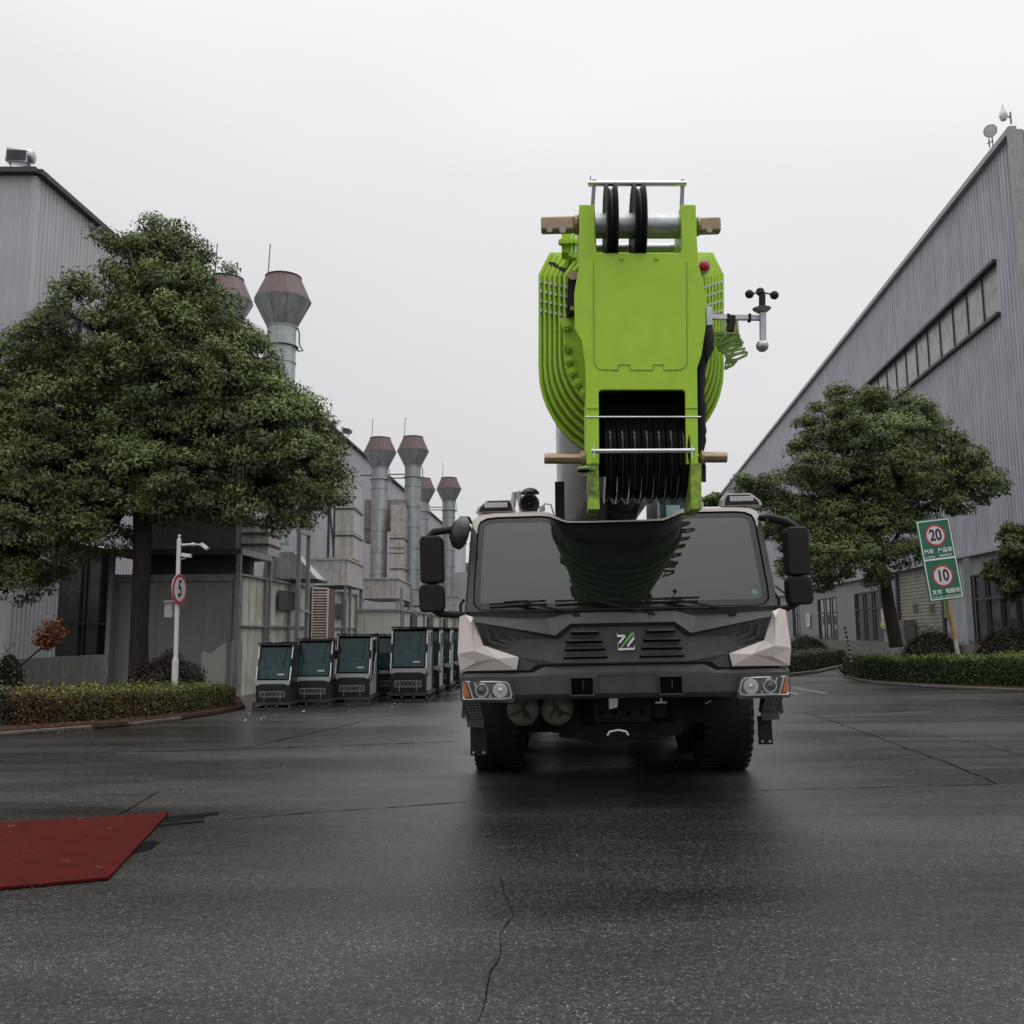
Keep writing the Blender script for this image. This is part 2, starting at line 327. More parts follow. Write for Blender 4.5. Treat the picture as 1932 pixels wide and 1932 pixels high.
# ------------------------------------------------------------------ ground
mk('ground', lambda b: b.add([(-400,-60,0),(400,-60,0),(400,700,0),(-400,700,0)], [(0,1,2,3)]), asph, fixn=False)['kind'] = 'structure'
def strip(name, pts, wd, m, z=.004, jit=0, seed=1):
    rr = random.Random(seed); P = []
    pts = [Vector(p) for p in pts]
    for a, b in zip(pts, pts[1:]):
        n = max(2, int((b-a).length/.09)) if jit else 1
        for i in range(n): P.append(a.lerp(b, i/n))
    P.append(pts[-1]); L, off = [], 0
    for i, p in enumerate(P):
        d = (P[min(i+1, len(P)-1)]-P[max(0, i-1)]).normalized(); s = Vector((-d.y, d.x, 0))
        off = off*.85+rr.uniform(-jit, jit); ww = wd*(rr.uniform(.25, 1.3) if jit else 1)/2
        q = p+s*off; L.append((q-s*ww, q+s*ww))
    b = MB()
    for i in range(len(L)-1): b.add([(*L[i][0][:2], z), (*L[i][1][:2], z), (*L[i+1][1][:2], z), (*L[i+1][0][:2], z)], [(0,3,2,1)])
    o = b.build(name, m, fixn=True); o['kind'] = 'structure'; return o
strip('road_crack', [G(413,1548), G(640,1530), G(880,1514)], .018, crackm, jit=.012, seed=2)
strip('road_crack', [G(1385,1492), G(1600,1488), G(1875,1481)], .018, crackm, jit=.01, seed=3)
strip('road_crack', [G(1520,1345), G(1640,1385), G(1760,1428), G(1875,1480)], .03, crackm, jit=.02, seed=4)
strip('road_crack', [G(943,1655), G(950,1690), G(968,1730), G(940,1765), G(948,1800), G(925,1835), G(918,1880), G(900,1931)], .006, crackm, jit=.008, seed=5)
strip('road_crack', [G(225,1537), G(262,1515), G(300,1494)], .016, crackm, jit=.012, seed=6)
strip('road_crack', [G(1760,1388), G(1830,1400), G(1932,1425)], .02, crackm, jit=.02, seed=7)
strip('road_joint', [G(0,1424), G(400,1415), G(860,1399)], .03, crackm, jit=.01, seed=12)
strip('road_crack', [G(460,1412), G(580,1385), G(680,1362)], .03, crackm, jit=.02, seed=13)
strip('road_crack', [G(0,1600), G(-300,1625)], .02, crackm, jit=.01, seed=8)
for a, b_, wd in ((G(1495,1297), G(1560,1309), .16), (G(1478,1304), G(1508,1311), .16), (G(1390,1360), G(1760,1343), .05), (G(700,1390), G(860,1382), .035)):
    strip('road_marking', [a, b_], wd, linem, z=.004)
# open slot drain and hole beside the steel plate
b = MB()
for y0, y1, x1 in ((1538, 1543, 412), (1546, 1548.5, 386), (1552, 1556, 386)):
    b.add([G(298,y0+4)+V(0,0,.004), G(300,y1+4)+V(0,0,.004), G(x1,y1-5)+V(0,0,.004), G(x1,y0-5)+V(0,0,.004)], [(0,1,2,3)])
b.add([G(250,1612)+V(0,0,.004), G(285,1603)+V(0,0,.004), G(302,1590)+V(0,0,.004), G(290,1586)+V(0,0,.004), G(262,1590)+V(0,0,.004)], [(0,1,2,3,4)])
o = b.build('drain_slot', crackm); o['kind'] = 'structure'
pl = MB(); A = [G(318,1537), G(205,1661), G(-260,1705), G(-260,1572)]
pl.zprism([(p.x, p.y) for p in A], .004, .022)
tag(pl.build('road_plate', redp, bevel=.003), 'rusty red steel plate lying over the drain in the asphalt', 'steel plate')
# litter
def litter(n, f, seed):
    rr = random.Random(seed)
    for i in range(n):
        p = G(*f(rr)); b = MB(); s = rr.uniform(.03, .09)
        b.add([(0,0,.006),(s,rr.uniform(0,.03),.02),(s*.9,s*.7,.008),(.01,s*.6,.03)], [(0,1,2,3)])
        o = b.build('litter', white, fixn=False); o.location = (p.x, p.y, .006); o.rotation_euler.z = rr.uniform(0, 6)
        tag(o, 'scrap of pale paper lying on the asphalt by the row of cabs', 'litter', 'paper scraps on the asphalt')
litter(12, lambda r: (lambda x: (x, 1347-(x-480)*.09+r.uniform(0, 14)))(r.uniform(450, 760)), 3)

# ================================================================== mobile crane (local frame: x right, y to the rear, z up; origin under the bumper)
YA = math.radians(3); OR = W(1178, 1290, 8.36); OR.z = 0
LX = V(math.cos(YA), -math.sin(YA), 0); LY = V(math.sin(YA), math.cos(YA), 0)
crane = empty('mobile_crane', OR, -YA)
tag(crane, 'big mobile crane truck with beige cab and lime green boom facing the camera', 'crane truck')
def L(px, py, d):                       # photo pixel -> crane frame (x, z) on the plane d metres behind the bumper
    q = ray(px, py); t = (d+OR.dot(LY))/q.dot(LY); p = q*t-OR
    return (p.dot(LX), q.z*t+CAMZ)
LEAN = Matrix.Translation((0,0,1.2)) @ Matrix.Rotation(math.radians(-.8), 4, 'Y') @ Matrix.Translation((0,0,-1.2))
def body(name, fn, mats, parent=None, **k):      # cab parts: the cab leans a touch on its springs
    sp_ = k.pop('split', False)
    def g(b): fn(b); b.v = [tuple(LEAN @ Vector(p)) for p in b.v]
    return (mks if sp_ else mk)(name, g, mats, parent or crane, **k)

# ---- cab shell
def yf(z, x=0): return (.14 if z < 1.7 else .14+(z-1.7)*.40)
def outline():
    half = [(0,2.665),(.25,2.665),(.47,2.67),(.53,2.69),(.66,2.765),(.74,2.785),(1.22,2.785),(1.34,2.775),(1.41,2.745),(1.45,2.69),(1.455,2.62),(1.475,2.2),(1.49,1.85),(1.495,1.74),(1.40,1.735),(.9,1.735),(.3,1.735),(0,1.735)]
    return half+[(-x, z) for x, z in half[-2:0:-1]]
def aperture(s=1.0):
    half = [(0,2.625),(.25,2.625),(.47,2.63),(.53,2.645),(.66,2.70),(.74,2.71),(1.18,2.71),(1.28,2.70),(1.345,2.67),(1.365,2.62),(1.37,2.55),(1.385,2.2),(1.395,1.93),(1.39,1.84),(1.34,1.79),(1.24,1.78),(.3,1.78),(0,1.78)]
    P = half+[(-x, z) for x, z in half[-2:0:-1]]
    return P
def shrink(P, d):
    n = len(P); o = []
    for i in range(n):
        a, b, c = Vector(P[i-1]), Vector(P[i]), Vector(P[(i+1) % n])
        e1 = (b-a).normalized(); e2 = (c-b).normalized(); n1 = Vector((e1.y, -e1.x)); n2 = Vector((e2.y, -e2.x)); q = (n1+n2)
        if q.length < .1: q = n1
        q.normalize(); o.append(tuple(b+q*d/max(.6, q.dot(n1))))
    return o
def bulge(x, z): return yf(z)-.03*(1-(x/1.4)**2)
def shell(b):
    O, A = outline(), aperture(); n = len(O); YB = 2.15
    o = len(b.v)
    ys = lambda p, e: (p[0], bulge(p[0], p[1])+e, p[1])
    b.v += [ys(p, .055) for p in [(x*.993, z-.008 if z > 2 else z) for x, z in O]]
    b.v += [ys(p, .0) for p in shrink(O, .03)]
    b.v += [ys(p, .0) for p in shrink(A, -.012)]
    b.v += [ys(p, .05) for p in A]
    b.v += [(p[0], bulge(*p)+.10, p[1]) for p in O]
    b.v += [(p[0], YB, p[1]) for p in O]
    def ring(i0, i1, km):
        for i in range(n):
            j = (i+1) % n; z = (O[i][1]+O[j][1])/2
            b.k = km(z); b.face((o+i0*n+i, o+i0*n+j, o+i1*n+j, o+i1*n+i))
    k2 = lambda z: 0 if z > 2.64 else 1
    ring(0, 1, k2); ring(1, 2, k2); ring(2, 3, lambda z: 2); ring(4, 0, k2); ring(5, 4, k2)
    b.k = 1; b.face([o+5*n+i for i in range(n)])
body('cab_shell', shell, [beige, plastic, black], smooth=30)
def fr(b):
    A = aperture(); B2 = shrink(A, .055); n = len(A)
    b.add([(x, bulge(x, z)+.022, z) for x, z in A]+[(x, bulge(x, z)+.022, z) for x, z in B2], [(i, (i+1) % n, (i+1) % n+n, i+n) for i in range(n)])
frt = body('windscreen_border', fr, frit, smooth=20)
def gs(b):
    A = shrink(aperture(), .055); n = len(A); K = [1, .85, .6, .35, .12]; cz = 2.2
    for k in K:
        for x, z in A:
            xx, zz = x*k, cz+(z-cz)*k; b.v.append((xx, bulge(xx, zz)+.022, zz))
    for j in range(len(K)-1):
        for i in range(n): b.face((j*n+i, j*n+(i+1) % n, (j+1)*n+(i+1) % n, (j+1)*n+i))
    b.face([(len(K)-1)*n+i for i in range(n)])
ws = body('windscreen', gs, screen, smooth=60, fixn=True)
def sill(b): b.prism([(-1.36,1.79),(1.36,1.79),(1.36,1.83),(-1.36,1.83)], .20, .24)
# interior
def inter(b):
    b.box((-1.40,1.9,1.3),(1.40,1.95,2.6)); b.box((-1.38,.6,1.62),(1.38,1.9,1.66))
    b.box((-1.38,.36,1.70),(1.38,.75,1.80))
body('cab_interior', inter, plastic_d)
def dash(b):
    b.prism([(.45,1.78),(1.30,1.78),(1.22,1.93),(1.05,2.02),(.62,2.02),(.50,1.9)], .42, .80)
body('dashboard', dash, plastic, bevel=.02)
def swheel(b):
    c = V(.93, .78, 2.03); b.tube([c+V(.2*math.cos(a), .09*math.sin(a), .16*math.sin(a)) for a in [i*PI/12 for i in range(25)]], .014, 8)
    b.tube([c, c+V(0,.1,-.25)], .03, 8)
body('steering_wheel', swheel, plastic_d, smooth=True)
def seat(xc):
    def f(b):
        b.box((xc-.25,1.2,1.35),(xc+.25,1.7,1.75)); b.prism([(xc-.25,1.75),(xc+.25,1.75),(xc+.2,2.3),(xc+.12,2.36),(xc+.12,2.5),(xc-.12,2.5),(xc-.12,2.36),(xc-.2,2.3)], 1.6, 1.75)
    return f
for xc in (.93, -.93): body('seat', seat(xc), plastic_d, bevel=.03)
def sticker(b):
    x, z = L(1425-0, 1130, .2); b.lathe([(0,-.002),(.028,-.002),(.028,0)], (1.27, bulge(1.27,1.9)+.018, 1.90), 'y', 16)
body('inspection_sticker', sticker, mat('sticker_teal', (.30, .50, .45), .5))

# ---- grille panel with facets
MX = lambda zx: -1.395+.000982*(zx-275)
MZ = lambda zy: 1.71-.001*(zy-190)
def facets(b, faces, mirror=True):
    for s in ((1, -1) if mirror else (1,)):
        for f in faces: b.add([(s*p[0], p[2], p[1]) for p in f], [tuple(range(len(f)))])
def grille(b):
    A0,A1,A2,A3 = (0,1.735,.11),(.50,1.735,.11),(.71,1.68,.11),(1.42,1.725,.15)
    B0,B1,B2,B3 = (0,1.635,0),(.485,1.635,0),(.625,1.53,0),(1.37,1.668,.035)
    C0,C1,C2 = (0,1.60,.06),(.475,1.60,.06),(.575,1.51,.06)
    D0,D1 = (0,1.275,-.005),(.60,1.275,-.005); Cm = (.60,1.47,.045)
    F1,F2,F3 = (.63,1.50,.06),(1.0,1.495,.07),(1.25,1.45,.10)
    H0,H1,H2,H3 = (1.41,1.71,.12),(1.30,1.44,.10),(.955,1.335,.04),(.98,1.215,.035)
    I1,I2 = (.87,1.215,.03),(.80,1.265,.03)
    b.k = 0
    facets(b, [(A0,A1,B1,B0),(A1,A2,B2,B1),(A2,A3,B3,B2),(B0,B1,C1,C0),(B1,B2,C2,C1),(B2,F1,Cm,C2),(C0,C1,C2,Cm,D1,D0),
               (B3,B2,F1),(B3,F1,F2,F3),(F1,F2,F3,H1,H2),(F1,H2,H3,I1,I2,D1),(F1,D1,Cm),(A3,H0,B3),(B3,H0,H1,F3)])
    b.box((-1.40,.13,1.20),(1.40,.5,1.70)); b.box((-.8,.03,1.262),(.8,.3,1.274))
body('grille_panel', grille, plastic)
def chev(s):
    def f(b):
        for pl in (((405,300),(440,420),(715,503)), ((487,305),(512,393),(720,467)), ((560,312),(582,354),(725,432))):
            P = [(MX(x), MZ(z)) for x, z in pl]
            for i, (p, q) in enumerate(zip(P, P[1:])):
                y0 = .035+.03*i; y1 = .055+.01*i
                p, q = Vector(p), Vector(q); d = (q-p).normalized(); nn_ = Vector((-d.y, d.x))*.018
                e = d*.006
                a = [(p-nn_-e), (q-nn_+e), (q+nn_*.5+e), (p+nn_-e)]
                b.add([(s*v.x, y, v.y) for v, y in zip(a, (y0, y1, y1, y0))]+[(s*v.x, .14, v.y) for v in a], [(0,1,2,3),(0,4,5,1),(1,5,6,2),(2,6,7,3),(3,7,4,0)])
    return f
for s in (1, -1): body('chevron_trim', chev(s), plastic, bevel=.003)
def louv(zy, a, e, s):
    def f(b):
        if True:
            x0, x1, z = MX(a), MX(e), MZ(zy)
            for (xa, xb, za, zb, ya, yb, km) in ((x0, x1, z-.018, z+.0, -.004, .12, 1), (x0+.01, x1-.008, z, z+.034, -.03, .12, 0)):
                b.k = km
                yt = .035 if km == 0 else ya
                b.add([(s*xa,ya,za),(s*xb,ya,za),(s*xb,yt,zb),(s*xa,yt,zb),(s*xa,yb,za),(s*xb,yb,za),(s*xb,yb,zb),(s*xa,yb,zb)], [(0,1,2,3),(4,5,6,7),(0,4,5,1),(1,5,6,2),(2,6,7,3),(3,7,4,0)])
    return f
for zy, a, e in ((345,1205,1475),(425,1160,1502),(497,1145,1527),(570,1130,1545)):
    for s in (1, -1): body('grille_louvre', louv(zy, a, e, s), [plastic, void], bevel=.003)
def emb(b):                             # chrome Z with a green bar
    u = .312/1000; X = lambda x: .025+(x-815)*u*1.05; Z = lambda z: 1.465-(z-755)*u*1.05; Y = -.012
    def bar(p, q, wd, y=Y, h=.02): b.beam((X(p[0]), y, Z(p[1])), (X(q[0]), y, Z(q[1])), wd, h)
    b.k = 1; b.prism([(X(590),Z(530)),(X(1035),Z(525)),(X(1040),Z(680)),(X(880),Z(880)),(X(1050),Z(880)),(X(1050),Z(980)),(X(590),Z(985)),(X(590),Z(800)),(X(630),Z(800)),(X(800),Z(600)),(X(590),Z(610))], Y+.004, Y+.03)
    b.k = 0
    for p, q, w_ in (((577,530),(577,620),.004),((580,608),(805,602),.0045),((800,600),(625,805),.0045),((585,790),(590,985),.0045),((590,980),(1055,968),.006),((1048,975),(1050,878),.0045),((1035,530),(1040,670),.004),((1040,670),(870,870),.004),((900,868),(850,895),.0055)): bar(p, q, w_)
    b.k = 2; b.prism([(X(965),Z(520)),(X(1035),Z(525)),(X(1010),Z(590)),(X(720),Z(920)),(X(645),Z(960)),(X(665),Z(905))], Y-.004, Y+.02)
body('emblem', emb, [chrome, plastic_d, mat('emblem_green', (.20, .52, .16), .35)])
def corner(s):
    def f(b):
        P0,P1 = (1.40,1.715,.10),(1.53,1.722,.13); S = (1.545,1.375,.075); T = (1.525,1.215,.085); U = (.99,1.22,.008); Vv = (.965,1.335,.01); Wp = (1.30,1.45,.06)
        Rr = (1.375,1.40,-.012); K = (1.17,1.325,-.006); Q = (1.415,1.66,.055); P2 = (1.47,1.742,.12); K2 = (1.36,1.30,.012)
        fs = [(P0,Q,Rr,Wp),(Q,P2,P1,S,Rr),(P0,P2,Q),(Wp,Rr,K,Vv),(Vv,K,U),(Rr,S,K2,K),(S,T,K2),(K,K2,T,U)]
        for q in fs: b.add([(s*p[0], p[2], p[1]) for p in q], [tuple(range(len(q)))])
        bk = lambda p: (p[0]-.0, p[1], 1.3)
        for a, c in ((P2,P1),(P1,S),(S,T),(T,U)):
            q = (a, c, bk(c), bk(a)) if a is not T else (T, U, (U[0],U[1],.3), (T[0],T[1],.6))
            b.add([(s*p[0], p[2], p[1]) for p in q], [(0,1,2,3)])
    return f
for s in (-1, 1): body('corner_fairing', corner(s), beige, bevel=.012, seg=3)
def cowl(b):
    b.box((-1.44,.17,1.69),(1.44,.5,1.76))
    b.box((-1.47,.3,1.0),(1.47,2.1,1.74))
body('cowl', cowl, plastic_d)
for i, (ax, az, tx, tz, bx0, bx1) in enumerate(((-.42,1.75,-.99,1.862,-1.25,-.70),(.28,1.74,-.28,1.86,-.62,-.02),(1.03,1.75,.43,1.86,.13,.74))):
    def wip(b):
        z0 = 1.835
        b.beam((ax,.10,az-.02),(tx,bulge(tx,tz)-.045,tz),.022,.018); b.beam((ax-.14,.09,az+.005),(tx+.03,bulge(tx,tz)-.035,tz-.01),.01,.01)
        b.beam((bx0,bulge(bx0,1.83)-.02,1.832 if i == 0 else 1.85),(bx1,bulge(bx1,1.85)-.02,1.858),.012,.02)
        b.beam((tx-.12,bulge(tx,1.86)-.035,1.855),(tx+.12,bulge(tx,1.86)-.035,1.862),.02,.012)
        b.lathe([(.035,0),(.035,.04),(.02,.06)], (ax,.07,az-.04), 'y', 12)
    body('wiper', wip, black)

# ---- bumper
def bump(b):
    st = [(-1.545,.26,0),(-1.53,.13,0),(-1.48,.055,0),(-1.40,.02,0),(-1.0,.0,0),(-.84,0,0),(-.73,0,1),(0,-.01,1),(.73,0,1),(.84,0,0),(1.0,0,0),(1.40,.02,0),(1.48,.055,0),(1.53,.13,0),(1.545,.26,0)]
    o = len(b.v); n = 9
    for x, y, up in st:
        t = 1.195+.055*up; lo = .93 if abs(x) > .9 else .945
        yb = .7 if abs(x) > 1.2 else .4
        b.v += [(x,yb,t),(x,y+.07,t),(x,y+.035,t-.004),(x,y+.012 if not up else y,1.172 if not up else 1.19),(x,y,1.16),(x,y+.005,.995),(x,y+.02,.975),(x,y+.06,lo),(x,yb,lo)]
    for i in range(len(st)-1):
        for k in range(n): b.face((o+i*n+k, o+i*n+(k+1) % n, o+(i+1)*n+(k+1) % n, o+(i+1)*n+k))
    b.face([o+k for k in range(n)]); b.face([o+(len(st)-1)*n+k for k in range(n)])
bumper = body('bumper', bump, plastic, smooth=28)
def tow(b, xc):
    x0, x1, z0, z1 = xc-.10, xc+.10, .985, 1.135; y = -.012
    b.k = 1; b.box((x0,y+.004,z0),(x1,.02,z1))
    b.k = 0
    for a, c in (((x0-.01,z0-.012),(x1+.01,z0)),((x0-.01,z1),(x1+.01,z1+.008)),((x0-.01,z0),(x0,z1)),((x1,z0),(x1+.01,z1))): b.box((a[0],y-.010,a[1]),(c[0],.03,c[1]))
    b.k = 2; b.box((xc+.005,y-.002,1.03),(xc+.018,.0,1.11))
for xc in (-.39, .42): body('tow_recess', lambda b: tow(b, xc), [plastic, void, plastic_d], bumper, bevel=.003)
def plate(b):
    for a, c in (((-.24,1.158),(.30,1.162)),((-.24,.996),(.30,.999)),((-.24,.999),(-.237,1.158)),((.297,.999),(.30,1.158))): b.box((a[0],-.016,a[1]),(c[0],.01,c[1]))
    b.box((-.05,-.014,1.135),(-.042,.01,1.143)); b.box((.10,-.014,1.135),(.108,.01,1.143))
body('plate_frame', plate, plastic, bumper)
def hl(s):
    x = lambda u: s*(1.505-u*.475)      # u: 0 at the outer end, 1 at the inner end
    z = lambda v: .952+v*.172
    y = lambda u: .09 if u < .03 else (.035-u*.045)
    def tray(b):
        P = [(x(0),z(.06)),(x(0),z(.98)),(x(.06),z(1)),(x(.88),z(.98)),(x(.95),z(.8)),(x(1),z(.25)),(x(.97),z(.03)),(x(.9),z(0)),(x(.05),z(0))]
        yy = [.10,.10,.05,-.005,-.005,-.005,-.005,-.005,.05]
        n = len(P); cx, cz = x(.5), z(.5)
        f = [(p[0], q-.012, p[1]) for p, q in zip(P, yy)]; g = [(cx+(p[0]-cx)*.93, q-.012, cz+(p[1]-cz)*.86) for p, q in zip(P, yy)]; h = [(cx+(p[0]-cx)*.93, q+.03, cz+(p[1]-cz)*.86) for p, q in zip(P, yy)]
        e = [(p[0], q+.05, p[1]) for p, q in zip(P, yy)]
        b.add(f+g+h+e, [(i,(i+1)%n,(i+1)%n+n,i+n) for i in range(n)]+[(i+n,(i+1)%n+n,(i+1)%n+2*n,i+2*n) for i in range(n)]+[(i,(i+1)%n,(i+1)%n+3*n,i+3*n) for i in range(n)]+[tuple(range(2*n,3*n))])
    t = body('headlight', tray, [lampm], bevel=.003)
    def proj_(b):
        c = (x(.40), .0, z(.5)); b.k = 0; b.lathe([(.070,.012),(.062,-.008),(.052,-.008),(.048,.012)], c, 'y', 28)
        b.k = 1; b.lathe([(.046,.012),(.042,-.002),(.03,-.012),(.001,-.016)], c, 'y', 24)
    body('projector_lamp', proj_, [chrome, mat('dark_lens', (.06,.065,.07), .08, spec=.9)], t, smooth=40)
    def refl(b):
        c = (x(.76), .0, z(.5)); b.lathe([(.068,-.006),(.060,.012),(.045,.02),(.02,.024),(.02,.0),(.001,-.004)], c, 'y', 28)
        for k in (-1, 1): b.box((c[0]-.002+k*.03,-.006,c[2]-.05),(c[0]+.002+k*.03,.01,c[2]+.05))
        b.k = 1; b.lathe([(.055,.004),(.044,.0),(.044,.004)], c, 'y', 28); b.lathe([(.022,-.016),(.012,-.02),(.001,-.021)], c, 'y', 16)
    body('main_beam_lamp', refl, [lampm, chrome], t, smooth=40)
    def ind(b):
        b.prism([(x(.04),z(.14)),(x(.035),z(.86)),(x(.085),z(.86)),(x(.17),z(.14))], .02, .06)
    body('indicator', ind, orange, t, bevel=.004)
    def trim_(b):
        b.beam((x(.13),-.005,z(.95)),(x(.235),-.008,z(.05)),.012,.012); b.beam((x(.24),-.008,z(.08)),(x(.95),-.012,z(.08)),.012,.012)
        b.prism([(x(.545),z(.2)),(x(.565),z(.3)),(x(.59),z(.2)),(x(.565),z(.1))], -.018, -.004)
        b.beam((x(.26),.0,z(.94)),(x(.30),.0,z(.6)),.012,.012)
    body('lamp_trim', trim_, steel_l, t)
    def cov(b):
        P = [(x(.01),z(.07)),(x(.01),z(.97)),(x(.5),z(.98)),(x(.87),z(.97)),(x(.945),z(.8)),(x(.99),z(.25)),(x(.96),z(.04)),(x(.5),z(.02))]
        yy = [.06,.06,-.028,-.03,-.03,-.03,-.03,-.028]
        b.add([(p[0],q,p[1]) for p, q in zip(P, yy)], [(0,1,2,7),(2,3,4,5,6,7)])
    body('lamp_cover', cov, lens, t)
    def fram(b):
        for a, c in (((-.01,-.05),(1.02,-.05)),((1.02,-.05),(1.03,.3)),((1.03,.3),(.97,.9)),((.97,.9),(.9,1.06)),((.9,1.06),(-.0,1.06))):
            b.beam((x(a[0]),y(a[0])-.012,z(a[1])),(x(c[0]),y(c[0])-.012,z(c[1])),.014,.03)
    body('lamp_surround', fram, plastic, t)
for s in (-1, 1): hl(s)
def refl_side(b): b.box((1.545,.28,.99),(1.56,.34,1.05))
body('side_marker', refl_side, white)

# ---- roof lamps, horn, beacon
def pod(xc):
    hx = .19
    def f(b):
        b.k = 0; P = [(xc-hx-.02,2.78),(xc+hx+.01,2.78),(xc+hx-.01,2.86),(xc+hx*.8,2.905),(xc-hx*.5,2.905),(xc-hx,2.83)] if xc < 0 else [(xc-hx-.01,2.78),(xc+hx+.02,2.78),(xc+hx,2.83),(xc+hx*.5,2.905),(xc-hx*.8,2.905),(xc-hx+.01,2.86)]
        b.prism(P, .60, .82); c = Vector((xc, 2.835)); b.k = 1
        b.prism([tuple(c+(Vector(p)-c)*.86) for p in P], .592, .70)
    o = body('roof_lamp_pod', f, [beige, plastic_d], bevel=.008)
    body('lamp_bar', lambda b: [b.box((xc-.115,.578,2.825),(xc+.115,.6,2.875))], steel_l, o)
    body('lamp_lens', lambda b: [b.box((xc-.105+i*.054,.570,2.831),(xc-.060+i*.054,.59,2.869)) for i in range(4)], white, o)
pod(-1.195); pod(1.27)
def horn(b):
    c = (-.86,.72,2.875)
    b.k = 0; b.lathe([(.098,.12),(.104,.0),(.098,-.02),(.082,-.02),(.07,.03),(.015,.06),(.015,.0),(.001,-.01)], c, 'y', 28)
    b.lathe([(.02,.0),(.095,.0),(.098,.012),(.07,.045),(.03,.062),(.001,.066)], (-.853,.78,2.985), 'z', 24)
    b.lathe([(.02,0),(.02,.1)], (-.853,.78,2.92), 'z', 10)
body('roof_horn', horn, plastic_d, smooth=35)
def roofbits(b):
    b.tube([(-.76,.7,2.79),(-.70,.72,2.87),(-.64,.72,2.86),(-.60,.74,2.72)], .009, 8); b.tube([(-1.05,.9,2.79),(-1.02,.9,3.02),(-.98,.9,3.03),(-.94,.9,2.8)], .028, 8)
    b.lathe([(.05,0),(.05,.05),(.02,.08)], (.86,.7,2.78), 'z', 14)
    b.lathe([(.03,0),(.03,.05)], (-.73,.68,2.79), 'z', 12)
body('roof_fitting', roofbits, mat('pale_fitting', (.5,.5,.5), .5), smooth=35, split=True)

# ---- mirrors
def rbox(b, x0, x1, y0, y1, z0, z1, tp=.02):
    P = [(x0+tp,z0),(x1-tp,z0),(x1,z0+tp*2),(x1-tp*.2,z1-tp*2),(x1-tp*1.6,z1),(x0+tp*1.4,z1),(x0,z1-tp*2),(x0+tp*.3,z0+tp*2)]
    b.prism(P, y0, y1)
def mirror(side):
    xa, xb = (-1.925,-1.70) if side < 0 else (1.60,1.815)
    root = body('mirror_housing', lambda b: rbox(b, xa, xb, .22, .42, 2.055, 2.515, .018), [black], bevel=.018, seg=3)
    body('mirror_housing', lambda b: rbox(b, xa-.012, xb+.008, .22, .40, 1.775, 2.042, .022), [black], bevel=.02, seg=3)
    ys = .425
    body('mirror_glass', lambda b: b.box((xa+.02, .421, 2.09),(xb-.02, .43, 2.48)), chrome, root)
    def arm(b):
        if side < 0:
            b.tube([(-1.87,.32,2.49),(-1.80,.33,2.56),(-1.62,.36,2.585),(-1.45,.45,2.60)], [.03,.04,.035,.03], 10)
            b.tube([(-1.82,.3,1.80),(-1.75,.32,1.76),(-1.60,.34,1.745),(-1.42,.4,1.74)], [.02,.035,.03,.03], 10)
        else:
            b.tube([(1.75,.32,2.50),(1.64,.35,2.58),(1.52,.4,2.62),(1.42,.5,2.64)], [.025,.045,.045,.03], 10)
            b.tube([(1.70,.3,1.79),(1.60,.33,1.745),(1.50,.36,1.74),(1.42,.4,1.73)], [.02,.03,.03,.02], 10)
            b.tube([(1.62,.3,1.84),(1.56,.32,1.90),(1.50,.36,1.96)], .008, 6)
        b.tube([((xa+xb)/2,.32,2.02),((xa+xb)/2,.32,2.08)], .05, 10)
    body('mirror_arm', arm, black, smooth=40, split=True)
mirror(-1); mirror(1)
def fm(b):
    b.mark(); b.lathe([(.001,-.07),(.10,-.055),(.155,-.01),(.165,.03),(.15,.035)], (0,0,0), 'y', 28)
    b.xf(Matrix.Translation((-1.545,.30,2.545)) @ Matrix.Rotation(math.radians(12), 4, 'Y') @ Matrix.Rotation(math.radians(-56), 4, 'Z') @ Matrix.Diagonal((1,1,1,1)))
    b.tube([(-1.50,.36,2.66),(-1.53,.34,2.70),(-1.46,.45,2.71),(-1.44,.5,2.66)], .014, 8)
body('front_mirror', fm, mat('mirror_back_black', (.03,.03,.03), .3), smooth=50)
# side door edges, window frames of the cab flanks
for s in (-1, 1):
    dr_ = body('door', lambda b: b.box((s*1.50-.012,.75,1.15),(s*1.50+.012,1.85,1.9)), beige, bevel=.01)
    body('door_window', lambda b: b.box((s*1.485-.008,.8,1.95),(s*1.485+.008,1.8,2.5)), windark, dr_)
def handle(b):
    for s in (-1, 1): b.tube([(s*1.52,.5,1.4),(s*1.56,.5,1.45),(s*1.56,.5,1.85),(s*1.52,.5,1.9)], .014, 8)
body('grab_handle', handle, plastic_d, split=True)
body('window_visor', lambda b: [b.lathe([(.03,0),(.03,.05)], (x, .42, 2.6), 'x', 10) for x in (1.46,)], plastic)

